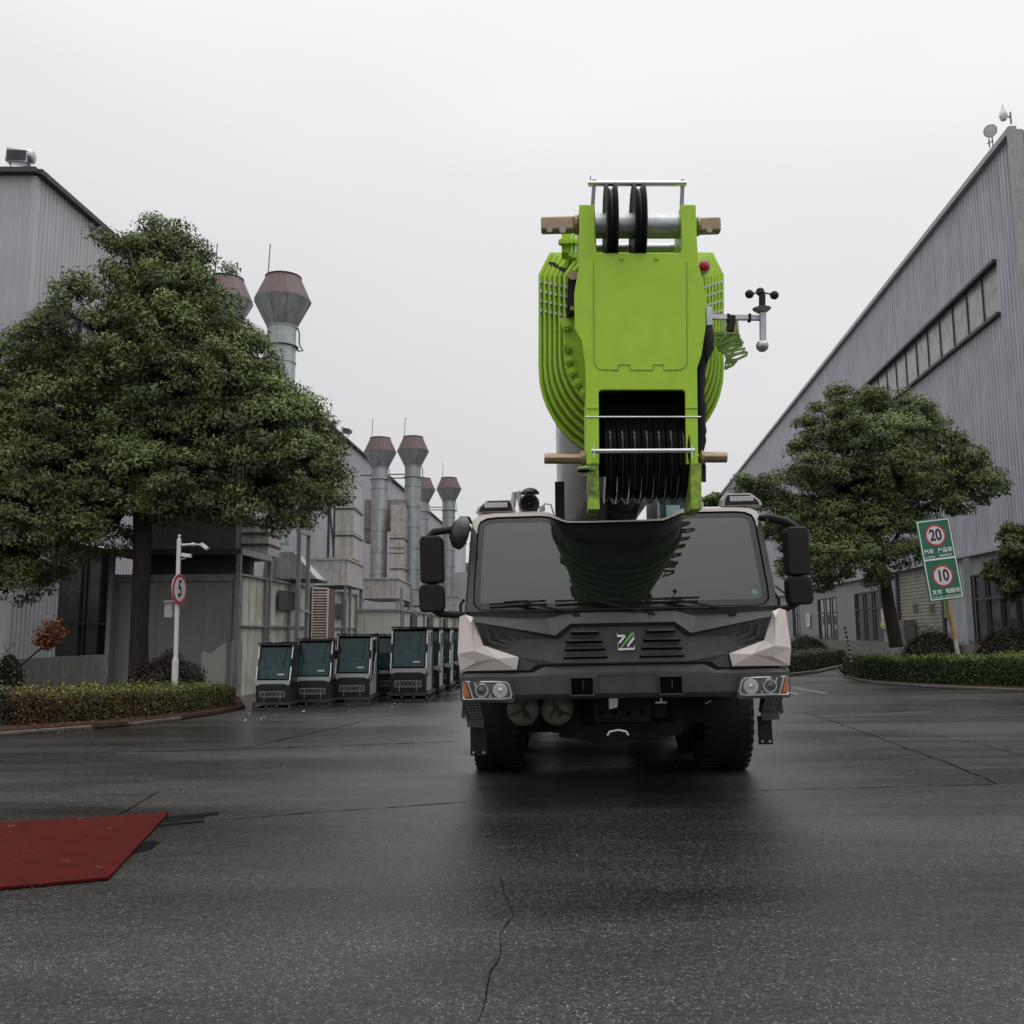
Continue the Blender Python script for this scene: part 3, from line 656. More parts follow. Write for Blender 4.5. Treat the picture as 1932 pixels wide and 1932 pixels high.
# ---- steps, flaps, tyres, chassis
def step(s):
    o_ = .025 if s > 0 else 0           # right-hand step stands a little nearer the middle
    def f(b):
        b.k = 0; X = lambda x: s*(x-o_)
        dz = .03 if s > 0 else 0
        # sloping tread carrier, from under the bumper down to the bracket
        A, Bx, Cc, D = (X(1.515),.27,.93), (X(1.36),.30,.93), (X(1.455),.37,.735+dz), (X(1.33),.40,.735+dz)
        b.add([A,Bx,D,Cc,(A[0],.5,.93),(Bx[0],.5,.93),(D[0],.5,D[2]),(Cc[0],.5,Cc[2])], [(0,1,2,3),(0,3,7,4),(1,5,6,2),(3,2,6,7)])
        b.prism([(X(1.495),.675+dz),(X(1.335),.665+dz),(X(1.325),.74+dz),(X(1.485),.745+dz)], .355, .39)
        b.add([(X(1.545),.35,.935),(X(1.515),.30,.93),(X(1.455),.40,.735+dz),(X(1.50),.45,.70+dz)], [(0,1,2,3)])
        b.prism([(X(1.54),.93),(X(1.56),.76),(X(1.53),.74),(X(1.50),.93)], .46, .50)
        b.k = 1; A, Bx, Cc, D = map(Vector, (A, Bx, Cc, D)); up = V(0,-.012,.004)
        for i in range(7):
            for j in range(4):
                t0, u0 = (i+.25)/7.3, (j+.18)/4.2
                q = lambda t, u: (A.lerp(Bx, u)).lerp(Cc.lerp(D, u), t)+up
                b.add([q(t0,u0),q(t0+.02,u0+.17),q(t0+.085,u0+.19),q(t0+.065,u0+.02)], [(0,1,2,3)])
    return f
for s in (-1, 1):
    body('step_tread', step(s), [plastic, steel], fixn=True)
    def flap(b):
        b.k = 0; x0, x1 = (1.48,1.32) if s < 0 else (1.43,1.30)
        z0 = .385 if s < 0 else .455
        b.prism([(s*x0,z0),(s*x1,z0),(s*x1,.72),(s*x0,.72)], .52, .55)
        b.k = 1
        for xx in (x0-.03, x1+.03): b.lathe([(.012,-.012),(.012,0)], (s*xx,.52,z0+.03), 'y', 10)
    body('mud_flap', flap, [black, steel])
TR, TW = .675, .55
def tyre_prof(b, c, wd):
    h = wd/2; rr_ = TR
    b.lathe([(.33,-h*.8),(.36,-h),(.56,-h*1.04),(rr_-.04,-h*.97),(rr_-.005,-h*.82),(rr_,-h*.5),(rr_,h*.5),(rr_-.005,h*.82),(rr_-.04,h*.97),(.56,h*1.04),(.36,h),(.33,h*.8)], c, 'x', 48)
    for k in range(40):
        a = 2*PI*k/40
        for sg in (-1, 1):
            M_ = Matrix.Translation(c) @ Matrix.Rotation(a, 4, 'X'); b.mark()
            b.box((sg*h*.30,-.028,rr_-.01),(sg*h*.96,.028,rr_+.006)) if sg > 0 else b.box((-h*.96,-.028,rr_-.01),(-h*.30,.028,rr_+.006)); b.xf(M_)
def wheel(xc, y):
    t = mk('tyre', lambda b: tyre_prof(b, (xc, y, TR), TW), black, crane, smooth=30)
    s = 1 if xc > 0 else -1
    mk('rim', lambda b: b.lathe([(.33,s*-.1),(.33,s*.18),(.30,s*.2),(.26,s*.05),(.14,s*.05),(.12,s*.2),(.001,s*.21)], (xc, y, TR), 'x', 28), steel, t, smooth=30)
for y in (2.35, 4.0, 8.2, 9.9, 11.6):
    for xc in (-1.30, 1.25): wheel(xc, y)
def chas(b):
    b.box((-.40,1.0,.62),(.55,13,1.0)); b.prism([(-.62,.95),(.62,.95),(.80,.72),(.62,.50),(-.2,.42),(-.62,.50)], 1.0, 2.6)
    b.box((-1.1,1.9,.45),(1.1,2.2,.62)); b.box((-1.1,3.9,.45),(1.1,4.2,.62))
    b.box((-1.42,.7,.95),(1.42,2.15,1.25)); b.box((-.95,1.2,.60),(.95,2.0,.95)); b.box((-.7,3.0,.32),(.7,9,.9))
    b.box((-1.46,1.3,1.2),(1.46,13,1.55)); b.box((-.2,.62,.72),(.45,.8,.95))
    b.box((-1.45,3.15,1.15),(1.45,13,1.32))
body('chassis', chas, under)
def xplate(b):
    b.k = 0; b.box((-.27,.56,.68),(.28,.60,.90)); b.k = 1
    for x in (-.20,-.07,.07,.20): b.lathe([(.026,-.004),(.026,0)], (x,.558,.77), 'y', 14)
body('front_crossmember', xplate, [under, void])
body('pale_bracket', lambda b: b.prism([(-.13,.82),(-.05,.84),(-.04,.93),(-.13,.93)], .36, .38), steel)
body('drain_tap', lambda b: (b.beam((.32,.45,.87),(.43,.45,.87),.014,.014), b.beam((.375,.45,.88),(.375,.45,.91),.018,.018)), steel)
body('pipe_stub', lambda b: b.tube([(.80,.5,.85),(.86,.5,.88)], .012, 8), steel)
def hitch(b):
    b.tube([(-.14,.6,.55),(-.12,.6,.585),(-.03,.6,.60),(.04,.6,.585),(.06,.6,.55)], .017, 8)
body('tow_shackle', hitch, steel_l, smooth=True)
def tanks(xc, r):
    o = body('air_tank', lambda b: b.lathe([(.001,-.10),(r*.5,-.085),(r*.85,-.04),(r,.03),(r,.6)], (xc,.72,.80), 'y', 28), tank, smooth=40)
    s = 1 if xc > -.8 else -1
    def hose(b):
        b.tube([(xc-.02*s,.60,.93),(xc-.03*s,.585,.86),(xc+.05*s,.60,.78),(xc+.13*s,.62,.75)], .012, 8); b.tube([(xc+.02,.6,.80),(xc+.03,.58,.74)], .022, 8)
        b.tube([(xc,.6,.84),(xc-.06*s,.60,.76),(xc-.07*s,.6,.72)], .014, 8)
    body('hose', hose, mat('brown_hose', (.05,.03,.02), .5), o)
tanks(-.965, .165); tanks(-.63, .165)

# ---- superstructure behind the cab
def sup(b):
    b.box((-1.2,6.5,1.55),(1.2,13.5,2.2)); b.box((-1.25,12.5,1.9),(1.25,14.5,3.2)); b.lathe([(1.0,0),(1.0,.3)], (0,8,1.35), 'z', 32)
    b.box((-.62,.9,1.7),(-.52,3.5,3.12)); b.box((.50,3.2,1.9),(.58,6,2.9))
mk('slewing_platform', sup, under, crane)
def opc(b):
    x0, z1 = L(1245, 926, 6.0); x1, z0 = L(1296, 985, 6.0)
    b.k = 0; b.prism([(x0-.05,1.6),(x1+.25,1.6),(x1+.25,z1-.1),(x1+.1,z1+.1),(x0-.05,z1+.1)], 6.0, 7.8)
    b.k = 1; b.box((x0,5.98,1.8),(x1+.1,6.01,z1)); b.k = 2; b.box((x0+.08,5.9,1.9),(x0+.3,5.97,z1-.25))
mk('operator_cab', opc, [cabw, cabglass, mat('pale_teal', (.30,.48,.46), .4)], crane)

# ---- boom
D0 = -2.0
def bm_(name, fn, mats, parent=None, split=False, **k): return (mks if split else mk)(name, fn, mats, parent or crane, **k)
ZX = lambda zx: 966+.2667*zx
ZA = lambda zy: 289.8+.2667*zy
ZB = lambda zy: 644+.2667*zy
def lp(pts, d): return [L(x, y, d) for x, y in pts]
def section(k):                         # telescopic sections, k = 0 innermost (front) ... 6 outermost
    t = k/6; d = -1.42+.14*k
    sc = (d+8.36+.0)/(-.55+8.36)
    w_ = (128+47*t); cy = 655+42*t; top = 492-16*t; ch = 518+0*t
    cx = 1191+(1-t)*9
    wt = w_-21
    P = [(cx-wt, top), (cx+wt, top), (cx+w_, ch)]
    P += [(cx+w_*math.cos(a), cy+w_*math.sin(a)*.985) for a in [i*PI/22 for i in range(23)]]
    P += [(cx-w_, ch)]
    Q = lp(P, d)
    cxx = sum(q[0] for q in (Q[0], Q[1]))/2; czz = Q[3][1]
    def scl(f): return [(cxx+(q[0]-cxx)*f, czz+(q[1]-czz)*f) for q in Q]
    def f(b):
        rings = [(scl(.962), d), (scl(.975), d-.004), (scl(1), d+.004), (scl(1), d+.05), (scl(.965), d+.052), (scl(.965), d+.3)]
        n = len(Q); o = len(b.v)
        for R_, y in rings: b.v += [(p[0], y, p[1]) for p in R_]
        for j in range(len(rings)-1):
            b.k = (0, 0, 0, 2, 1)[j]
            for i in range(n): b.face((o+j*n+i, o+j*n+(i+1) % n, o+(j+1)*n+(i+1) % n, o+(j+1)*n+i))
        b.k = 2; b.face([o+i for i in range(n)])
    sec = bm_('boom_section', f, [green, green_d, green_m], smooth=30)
    def bolts(b):
        for sg in (-1, 1):
            for r in range(4):
                x = cx+sg*(w_-4.5); y = 532+r*18+(1-t)*12
                xx, zz = L(x, y, d-.05)
                b.lathe([(.011,-.0),(.013,.0),(.013,.016),(.008,.016),(.008,.06)], (xx, d-.06, zz), 'y', 6)
    bm_('pad_bolt', bolts, steel, sec)
for k in range(7): section(k)
# base section running back over the truck
def base(b):
    hw, z1, zc, r = .74, 4.6, 3.86, .74; cx = .135
    P = [(cx-hw,z1),(cx+hw,z1)]+[(cx+hw*math.cos(a), zc-r*.97*math.sin(a)) for a in [i*PI/24 for i in range(25)]]
    P = [(cx-hw+.1,z1+.15),(cx+hw-.1,z1+.15)]+P[1:]+[(cx-hw,z1)]
    n = len(P); b.v += [(p[0],-.52,p[1]) for p in P]+[(p[0],12.5,p[1]) for p in P]
    for i in range(n): b.face((i,(i+1)%n,(i+1)%n+n,i+n))
    b.face(list(range(n))); b.face(list(range(n,2*n)))
bm_('boom_base_section', base, silver_b, smooth=30)
def jack(b): b.tube([(.17,6.5,2.2),(.17,2.0,3.05)], .2, 16); b.tube([(.17,2.2,3.02),(.17,1.2,3.2)], .14, 16)
bm_('derrick_cylinder', jack, under, smooth=True)
# head front plate
def head(b):
    L1 = [(475,360),(585,360),(588,600),(600,690),(612,702)]
    Lo = [(ZX(x), ZA(y)) for x, y in L1]
    Ro = [(ZX(x), ZA(y)) for x, y in ((1185,702),(1198,690),(1200,600),(1192,360),(1300,360),(1310,640),(1325,800),(1370,985),(1370,1235),(1340,1430))]
    Rb = [(ZX(x), ZB(y)) for x, y in ((1310,190),(1316,700),(1318,870))]
    I = [(ZX(x), ZB(y)) for x, y in ((1232,870),(1226,362),(1218,347),(1205,343),(632,343),(618,350),(613,364),(618,870))]
    Lb = [(ZX(x), ZB(y)) for x, y in ((530,870),(524,470),(520,180),(495,0))]
    Lu = [(ZX(x), ZA(y)) for x, y in ((445,1240),(440,990),(480,760))]
    P = lp(Lo+Ro+Rb+I+Lb+Lu, D0)
    b.prism(P, D0, D0+.035)
    # side cheeks behind the plate (upper arms and lower legs as boxes)
    for seg in ([(475,360,0),(585,360,0),(600,700,0),(480,700,0)], [(1192,360,0),(1300,360,0),(1310,700,0),(1200,700,0)]):
        b.prism(lp([(ZX(x), ZA(y)) for x, y, _ in seg], D0+.035), D0+.035, D0+.42)
    for seg in ([(524,345),(613,345),(618,870),(530,870)], [(1226,345),(1312,345),(1318,870),(1232,870)]):
        b.prism(lp([(ZX(x), ZB(y)) for x, y in seg], D0+.035), D0+.035, D0+.6)
head_o = bm_('boom_head', head, green, bevel=.006)
def headbox(b):
    P = lp([(ZX(530),ZA(760)),(ZX(1250),ZA(760)),(ZX(1290),ZA(1000)),(ZX(1290),ZA(1240)),(ZX(1255),ZB(330)),(ZX(580),ZB(330)),(ZX(525),ZA(1240)),(ZX(525),ZA(1000))], D0+.1)
    b.prism(P, D0+.04, -1.25)
bm_('head_box', headbox, green_d, head_o)
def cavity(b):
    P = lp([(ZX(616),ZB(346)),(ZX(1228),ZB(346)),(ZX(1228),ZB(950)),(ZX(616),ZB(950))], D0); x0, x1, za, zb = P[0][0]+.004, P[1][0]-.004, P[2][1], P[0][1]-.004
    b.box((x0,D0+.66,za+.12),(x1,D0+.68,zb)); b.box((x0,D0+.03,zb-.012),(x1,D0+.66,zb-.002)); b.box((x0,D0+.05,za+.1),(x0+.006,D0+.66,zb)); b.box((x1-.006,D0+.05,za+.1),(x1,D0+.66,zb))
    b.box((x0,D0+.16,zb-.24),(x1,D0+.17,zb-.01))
bm_('head_shade_lining', cavity, void, head_o)  # black lining added to paint the shade inside the head opening
def panel(b):                           # thin seam of the service cover with its hinges
    S = [(578,765),(580,1449)]; xs = [(578,765),(580,1240),(582,1449)]
    P = [(ZX(578),ZA(765)),(ZX(580),ZB(140)),(ZX(592),ZB(175)),(ZX(620),ZB(198)),(ZX(752),ZB(203)),(ZX(755),ZB(165)),(ZX(833),ZB(165)),(ZX(836),ZB(203)),(ZX(995),ZB(203)),(ZX(998),ZB(165)),(ZX(1072),ZB(165)),(ZX(1075),ZB(203)),(ZX(1190),ZB(200)),(ZX(1225),ZB(180)),(ZX(1240),ZB(150)),(ZX(1236),ZA(765))]
    Q = lp(P, D0-.004)
    for i, (p, q) in enumerate(zip(Q, Q[1:])): b.beam((p[0],D0-.002,p[1]),(q[0],D0-.002,q[1]),.0042,.006)
bm_('service_cover_seam', panel, green_d, head_o)
def weld(b):
    for a, c, yy in ((527,613,470),(1230,1312,468)):
        p, q = lp([(ZX(a),ZB(yy)),(ZX(c),ZB(yy))], D0); b.beam((p[0],D0-.002,p[1]),(q[0],D0-.002,q[1]),.012,.014)
    for zx in (775, 1025):
        p = L(ZX(zx), ZA(742), D0); b.lathe([(.014,-.016),(.014,0)], (p[0],D0,p[1]), 'y', 10)
bm_('plate_fitting', weld, green, head_o)
for (xa, xb, xi) in ((540,612,1), (1262,1338,-1)):
    def leg(b):
        P = lp([(ZX(xa),ZB(862)),(ZX(xb),ZB(862)),(ZX(xb+(8 if xi > 0 else 2)),ZB(1190)),(ZX(xa),ZB(1190))], D0-.04)
        b.prism(P, D0-.05, D0-.015); b.prism([(P[0][0]+.01*0,P[0][1]),(P[1][0],P[1][1]),(P[2][0],P[2][1]),(P[3][0],P[3][1])], D0-.015, D0+.30)
    bm_('head_leg', leg, mat('lime_paint_scuffed', (.30,.48,.04), .45, var=.3, scale=9, col2=(.05,.07,.012), bump=.1), bevel=.004)
def sheaves(b, n, xa, xb, yc, rpx, dd):
    for i in range(n):
        xc = xa+(xb-xa)*(i+.5)/n; x, z = L(xc, yc, dd); x1, _ = L(xc+(xb-xa)/n*.5, yc, dd); _, z2 = L(xc, yc-rpx, dd); r = z2-z; h = (x1-x)*.92
        b.append((x, z, r, h))
Ls = []; sheaves(Ls, 7, ZX(642), ZX(1222), 866, 84, -1.68)
for x, z, r, h in Ls:
    bm_('sheave', lambda b: b.lathe([(.05,-h*.5),(r*.8,-h*.6),(r*.97,-h),(r,-h*.86),(r*.86,-h*.12),(r*.86,h*.12),(r,h*.86),(r*.97,h),(r*.8,h*.6),(.05,h*.5)], (x,-1.68,z), 'x', 44), blackg, smooth=25)
for zx in (695, 890):
    x, z = L(ZX(zx), 428, -1.85); _, z2 = L(ZX(zx), ZA(236), -1.85); r = z2-z; h = .046
    bm_('rope_sheave', lambda b: b.lathe([(.06,-.02),(r*.8,-.03),(r*.95,-h),(r,-h*.8),(r*.84,-.008),(r*.84,.008),(r,h*.8),(r*.95,h),(r*.8,.03),(.06,.02)], (x,-1.85,z), 'x', 44), black, smooth=25)
def rod(name, a, c, yy, wpx, m, d, zf, n=20, par=None, dz=0):
    p = L(ZX(a), zf(yy), d); q = L(ZX(c), zf(yy+dz), d); r = (L(ZX(a), zf(yy-wpx/2), d)[1]-L(ZX(a), zf(yy+wpx/2), d)[1])/2
    return bm_(name, lambda b: b.tube([(p[0],d,p[1]),(q[0],d,q[1])], r, n), m, par, smooth=40)
rod('head_axle', 560, 1230, 512, 165, steel, -1.85, ZA)
rod('head_spacer', 580, 1200, 668, 60, steel, -1.5, ZA)
rod('guard_bar', 536, 1234, 212, 36, steel_l, -1.9, ZA)
rod('rope_retainer_bar', 520, 1335, 535, 13, steel_l, -2.0, ZB)
rod('retainer_bar', 562, 1290, 777, 34, steel_l, -2.08, ZB, dz=-4)
def brk(b):
    for (x0,y0,x1,y1) in ((583,185,570,375),(1208,185,1200,375)):
        p, q = lp([(ZX(x0),ZA(y0)),(ZX(x1),ZA(y1))], -1.9); b.beam((p[0],-1.9,p[1]),(q[0],-1.9,q[1]),.03,.012)
    p, q = lp([(ZX(555),ZA(158)),(ZX(556),ZA(236))], -1.9); b.beam((p[0],-1.9,p[1]),(q[0],-1.9,q[1]),.008,.008)
bm_('guard_bracket', brk, trim, split=True)
def cot(b):
    for zx, y0, y1 in ((580,725,825),(1273,728,830)):
        p, q = lp([(ZX(zx),ZB(y0)),(ZX(zx),ZB(y1))], -2.1); b.beam((p[0],-2.1,p[1]),(q[0],-2.1,q[1]),.008,.008)
bm_('cotter_pin', cot, steel_l, split=True)
def pin(name, a, c, yy, wpx, zf, d, coll, flat):
    def f(b):
        p = L(ZX(a), zf(yy), d); q = L(ZX(c), zf(yy), d); r = (L(ZX(a), zf(yy-wpx/2), d)[1]-L(ZX(a), zf(yy+wpx/2), d)[1])/2
        if flat:
            b.box((min(p[0],q[0]), d-r*.8, p[1]-r),(max(p[0],q[0]), d+r*.8, p[1]+r))
        else: b.tube([(p[0],d,p[1]),(q[0],d,q[1])], r, 8)
        cc = L(ZX(coll[0]), zf(yy), d), L(ZX(coll[1]), zf(yy), d)
        b.tube([(cc[0][0],d,p[1]),(cc[1][0],d,p[1])], r*1.35, 14)
    return bm_(name, f, brass, bevel=.018 if flat else .006, seg=3)
def holes(b, L_, d):
    for zx, zy, r in L_:
        p = L(ZX(zx), ZA(zy), d); b.lathe([(r,-.002),(r,.004)], (p[0],d,p[1]), 'y', 16)
p1 = pin('pivot_pin', 205, 445, 510, 100, ZA, -1.8, (440,478), True); p2 = pin('pivot_pin', 1473, 1320, 510, 98, ZA, -1.8, (1300,1330), True)
for p_, q_ in ((p1, ((265,538,.022),(358,538,.027))), (p2, ((1398,540,.022),))):
    bm_('pin_hole', lambda b: holes(b, q_, -1.85), mat('sky_lit_hole', (.4,.39,.38), .6), p_, split=True)
pin('pivot_pin', 228, 490, 830, 76, ZB, -1.8, (486,526), False); pin('pivot_pin', 1520, 1350, 820, 78, ZB, -1.8, (1335,1352), False)
def shack(b):
    c = L(ZX(515), ZB(903), D0-.05); b.mark(); b.lathe([(.05,-.012),(.055,0),(.05,.012),(.03,.012),(.03,-.012),(.05,-.012)], (0,0,0), 'z', 20); b.xf(Matrix.Translation((c[0],D0-.03,c[1])) @ Matrix.Diagonal((1.1,1.4,1,1)))
    c2 = L(ZX(590), ZB(900), D0-.06); b.beam((c[0]+.02,D0-.06,c[1]),(c2[0],D0-.06,c2[1]),.03,.02)
bm_('lifting_eye', shack, mat('lime_dark', (.22,.33,.06), .5))
# small fittings around the head
def fins(b):
    for zx, y0, y1 in ((361,572,730),(383,580,735),(408,585,760),(436,590,770),(466,612,800)):
        p, q = lp([(ZX(zx),ZA(y0)),(ZX(zx),ZA(y1))], -1.2); b.box((p[0]-.014,-1.3,q[1]),(p[0]+.014,-1.15,p[1]))
        p2 = L(ZX(zx), ZA(655), -1.25); b.lathe([(.02,-.05),(.02,0)], (p2[0]-.02,-1.3,p2[1]), 'y', 8)
bm_('rope_guide_fin', fins, green, split=True)
def arrows(b):
    for i, (zx, zy) in enumerate(((275,785),(298,792),(315,805),(340,820),(360,830),(375,828))):
        d_ = -1.43+.14*(5-i)-.02; p = L(ZX(zx), ZA(zy), -1.44); s_ = .021
        b.prism([(p[0]-s_,p[1]+s_),(p[0]+s_,p[1]+s_),(p[0],p[1]-s_)], -1.448, -1.442)
bm_('marker_triangle', arrows, sblack)
def bp_(b):
    P = lp([(ZX(398),ZA(838)),(ZX(462),ZA(836)),(ZX(470),ZA(1100)),(ZX(405),ZA(1135)),(ZX(385),ZA(1125))], -1.6); b.prism(P, -1.6, -1.5)
o = bm_('black_side_plate', bp_, black, bevel=.005)
bm_('bolt_head', lambda b: [b.lathe([(r,-.02),(r,0)], (L(ZX(x),ZA(y),-1.62)[0],-1.6,L(ZX(x),ZA(y),-1.62)[1]), 'y', 14) for x, y, r in ((432,858,.04),(426,1093,.018))], brass, o)
def plates(b):                          # scalloped plate with bolts along the inner left curve
    for zx, zy in ((385,1215),(388,1372)): 
        p = L(ZX(zx), ZA(zy), -1.55); b.lathe([(.035,.0),(.035,.05)], (p[0],-1.55,p[1]), 'y', 14); b.lathe([(.02,-.02),(.02,0)], (p[0],-1.55,p[1]), 'y', 8)
    for zx, zy in ((390,45),(398,130),(424,212),(462,290),(512,358)):
        p = L(ZX(zx), ZB(zy), -1.55); b.lathe([(.035,.0),(.035,.05)], (p[0],-1.55,p[1]), 'y', 14); b.lathe([(.02,-.02),(.02,0)], (p[0],-1.55,p[1]), 'y', 8)
    P = lp([(ZX(340),ZA(1160)),(ZX(470),ZA(1160)),(ZX(520),ZB(180)),(ZX(525),ZB(420)),(ZX(470),ZB(310)),(ZX(415),ZB(190)),(ZX(385),ZB(60)),(ZX(372),ZA(1300))], -1.5); b.prism(P, -1.5, -1.46)
bm_('bolt_plate', plates, green)
def hoses(b):
    pts = [(1392,1210),(1385,1290),(1372,1380),(1362,1440)]
    Pp = [L(ZX(x), ZA(y), -1.75) for x, y in pts]+[L(ZX(x), ZB(y), -1.75) for x, y in ((1350,60),(1338,150),(1328,260),(1335,400),(1345,470),(1338,560),(1345,640),(1332,700),(1340,790),(1336,880),(1345,990))]
    rs = [.03,.05,.06,.055,.05,.045,.035,.03,.035,.03,.035,.022,.016,.014,.012]
    b.tube([(p[0],-1.75,p[1]) for p in Pp], rs, 8)
    for off in (.035, -.03): b.tube([(p[0]+off*math.sin(i*1.3),-1.72,p[1]) for i, p in enumerate(Pp)], .016, 6)
bm_('cable_bundle', hoses, black, smooth=50)
def lampy(b):
    p = L(1326, 506, -1.4); b.k = 0; b.lathe([(.05,-.02),(.055,.0),(.055,.06)], (p[0],-1.45,p[1]), 'y', 18); b.k = 1; b.lathe([(.001,-.06),(.035,-.045),(.045,-.02)], (p[0],-1.45,p[1]-.012), 'y', 18)
bm_('warning_lamp', lampy, [white, redl], smooth=40)
# cable brackets on the right of the boom sections
def zc(x, y): return (( (2050+x*.13974)/1.5528), ((880+y*.13974)/1.5528))
brkt = [((330,690),(815,680),(800,740),(350,965)),((380,820),(838,735),(820,810),(370,1010)),((420,900),(872,815),(850,880),(400,1060)),((440,1010),(912,870),(885,945),(480,1110)),((520,1095),(950,1008),(920,1080),(560,1210)),((560,1150),(998,1088),(985,1145),(780,1240),(560,1270)),((540,1290),(770,1265),(700,1350),(530,1440))]
for i, q in enumerate(brkt):
    d = -1.35+.13*i
    def f(b):
        P = [Vector((p[0], p[1])) for p in lp([zc(*c) for c in q], d)]
        n = len(P)
        for a, c in zip(P, P[1:]+P[:1]): b.beam((a.x,d,a.y),(c.x,d,c.y),.010,.022)
        a, c = P[0].lerp(P[-1], .25), P[1].lerp(P[2], .6)
        if i not in (4, 5): b.add([(P[0].x,d+.02,P[0].y),(P[1].x,d+.02,P[1].y),(c.x,d+.02,c.y),(a.x,d+.02,a.y)], [(0,1,2,3)])
        b.beam((P[0].x*.5+P[1].x*.5,d,P[0].y*.5+P[1].y*.5),(P[-1].x,d,P[-1].y),.009,.015)
    bm_('cable_bracket', f, green_d)
def ladd(b):
    d = -1.3; Q = lp([zc(x, y) for x, y in ((455,420),(780,430),(800,660),(460,660))], d)
    for a, c in zip(Q, Q[1:]+Q[:1]): b.beam((a[0],d,a[1]),(c[0],d,c[1]),.014,.03)
    for t in (.22,.42,.62,.82):
        a = Vector(Q[0]).lerp(Vector(Q[3]), t); c = Vector(Q[1]).lerp(Vector(Q[2]), t); b.beam((a.x,d,a.y),(c.x,d,c.y),.014,.02)
bm_('roller_frame', ladd, mat('lime_pale', (.42,.50,.18), .5))
# anemometer on its arm
def arm_(b):
    d = -1.95; p, q = lp([zc(180,350),zc(1260,370)], d); b.k = 0; b.beam((p[0],d,p[1]),(q[0],d,q[1]),.034,.034)
    r = lp([zc(190,350)], d)[0]; b.box((r[0]-.02,d-.03,r[1]-.07),(r[0]+.02,d+.03,r[1]+.07))
    a, c = lp([zc(1310,200),zc(1312,900)], d); b.beam((a[0],d-.02,a[1]),(c[0],d-.02,c[1]),.042,.036)
    b.k = 1
    for z_ in (595,1040): e = lp([zc(z_,365)], d)[0]; b.box((e[0]-.01,d-.022,e[1]-.03),(e[0]+.01,d+.022,e[1]+.025))
    e = lp([zc(690,500)], d)[0]; b.tube([(e[0],d,e[1]+.06),(e[0]-.02,d,e[1]-.05)], .03, 8)
ao = bm_('anemometer_arm', arm_, [steel, black])
def ball(b):
    d = -1.97; c = lp([zc(1312,955)], d)[0]; b.lathe([(.045*math.sin(a)+.0001, -.045*math.cos(a)) for a in [i*PI/10 for i in range(11)]], (c[0],d,c[1]), 'z', 20)
bm_('counterweight_ball', ball, steel, ao, smooth=50)
def rdisc(b):
    d = -1.97; c = lp([zc(1300,190)], d)[0]; b.lathe([(.001,-.03),(.03,-.025),(.062,-.002),(.068,.006),(.03,.02),(.001,.02)], (c[0],d,c[1]), 'z', 24)
bm_('sensor_disc', rdisc, steel, ao, smooth=50)
def cups(b):
    d = -1.97; t_, bt = lp([(1438,556),(1438,579)], d); b.tube([(t_[0],d,t_[1]),(bt[0],d,bt[1])], .024, 14); t2 = L(1437,551,d)
    hub = Vector((t2[0],d,t2[1]))
    for tgt in ((1414,555,0),(1461,557,0),(1440,541,.1)):
        e = L(tgt[0],tgt[1],d); e = Vector((e[0],d+tgt[2],e[1])); b.tube([hub,e], .006, 6)
        b.mark(); b.lathe([(.033*math.sin(a)+.0001, -.033*math.cos(a)) for a in [i*PI/8 for i in range(9)]], (0,0,0), 'z', 14); b.xf(Matrix.Translation(e) @ Matrix.Diagonal((1,.7,1,1)))
bm_('wind_cup', cups, black, ao, smooth=50)

# ================================================================== buildings
def corrug(b, A, B, z0, z1, pitch=.2, dep=.035, out=None, k=0, holes=()):
    """ribbed sheet between two ground points; holes = [(s0, s1, z0, z1)] along the wall"""
    A, B = Vector(A), Vector(B); Ln = (B-A).length; d = (B-A).normalized(); nrm = out
    ss = []; s = 0; prof = ((0,0),(.35,0),(.5,1),(.85,1))
    while s < Ln:
        for t, h in prof:
            if s+t*pitch <= Ln: ss.append((s+t*pitch, h*dep))
        s += pitch
    ss.append((Ln, 0)); b.k = k
    for (s0, h0), (s1, h1) in zip(ss, ss[1:]):
        p0 = A+d*s0+nrm*h0; p1 = A+d*s1+nrm*h1
        spans = [(z0, z1)]
        for a, c, e, g in holes:
            if a <= s0 < c:
                ns = []
                for u, v in spans:
                    if g <= u or e >= v: ns.append((u, v)); continue
                    if e > u: ns.append((u, e))
                    if g < v: ns.append((g, v))
                spans = ns
        for u, v in spans: b.add([(p0.x,p0.y,u),(p1.x,p1.y,u),(p1.x,p1.y,v),(p0.x,p0.y,v)], [(0,1,2,3)])

# ---- big workshop on the right
KR = .109; C0 = W(1914, 249, 33.0); XR, YR, ZR = C0.x, 33.0, C0.z
def RW(s, off=0): return V(XR+KR*s-off, YR+s, 0)            # s metres along the wall from its near corner
def sR(px, py=1190):                                        # wall position seen at a pixel
    q = ray(px, py); k = q.x/q.y; Y = (XR-KR*YR)/(k-KR); return Y-YR
def zR(px, py):
    s = sR(px, py); return W(px, py, YR+s).z
NR = V(-1, KR, 0).normalized(); DR = V(KR, 1, 0).normalized()
LEN = 108
shopR = empty('workshop_building', RW(0)); shopR.location = (0,0,0)
tag(shopR, 'tall blue-grey ribbed metal workshop with a long high window band and roller door', 'workshop')
w0, w1 = sR(1881, 494), sR(1881, 494)+27
zw0, zw1 = zR(1888, 592), zR(1881, 494)
zl = 4.9
sc_ = math.sqrt(1+KR*KR)
doorS = (sR(1781, 1120), sR(1697, 1120)); winA = (sR(1932, 1120)-3.5, sR(1834, 1120)); winB = (sR(1662, 1120), sR(1612, 1120)); winC = (sR(1577, 1120), sR(1542, 1120))
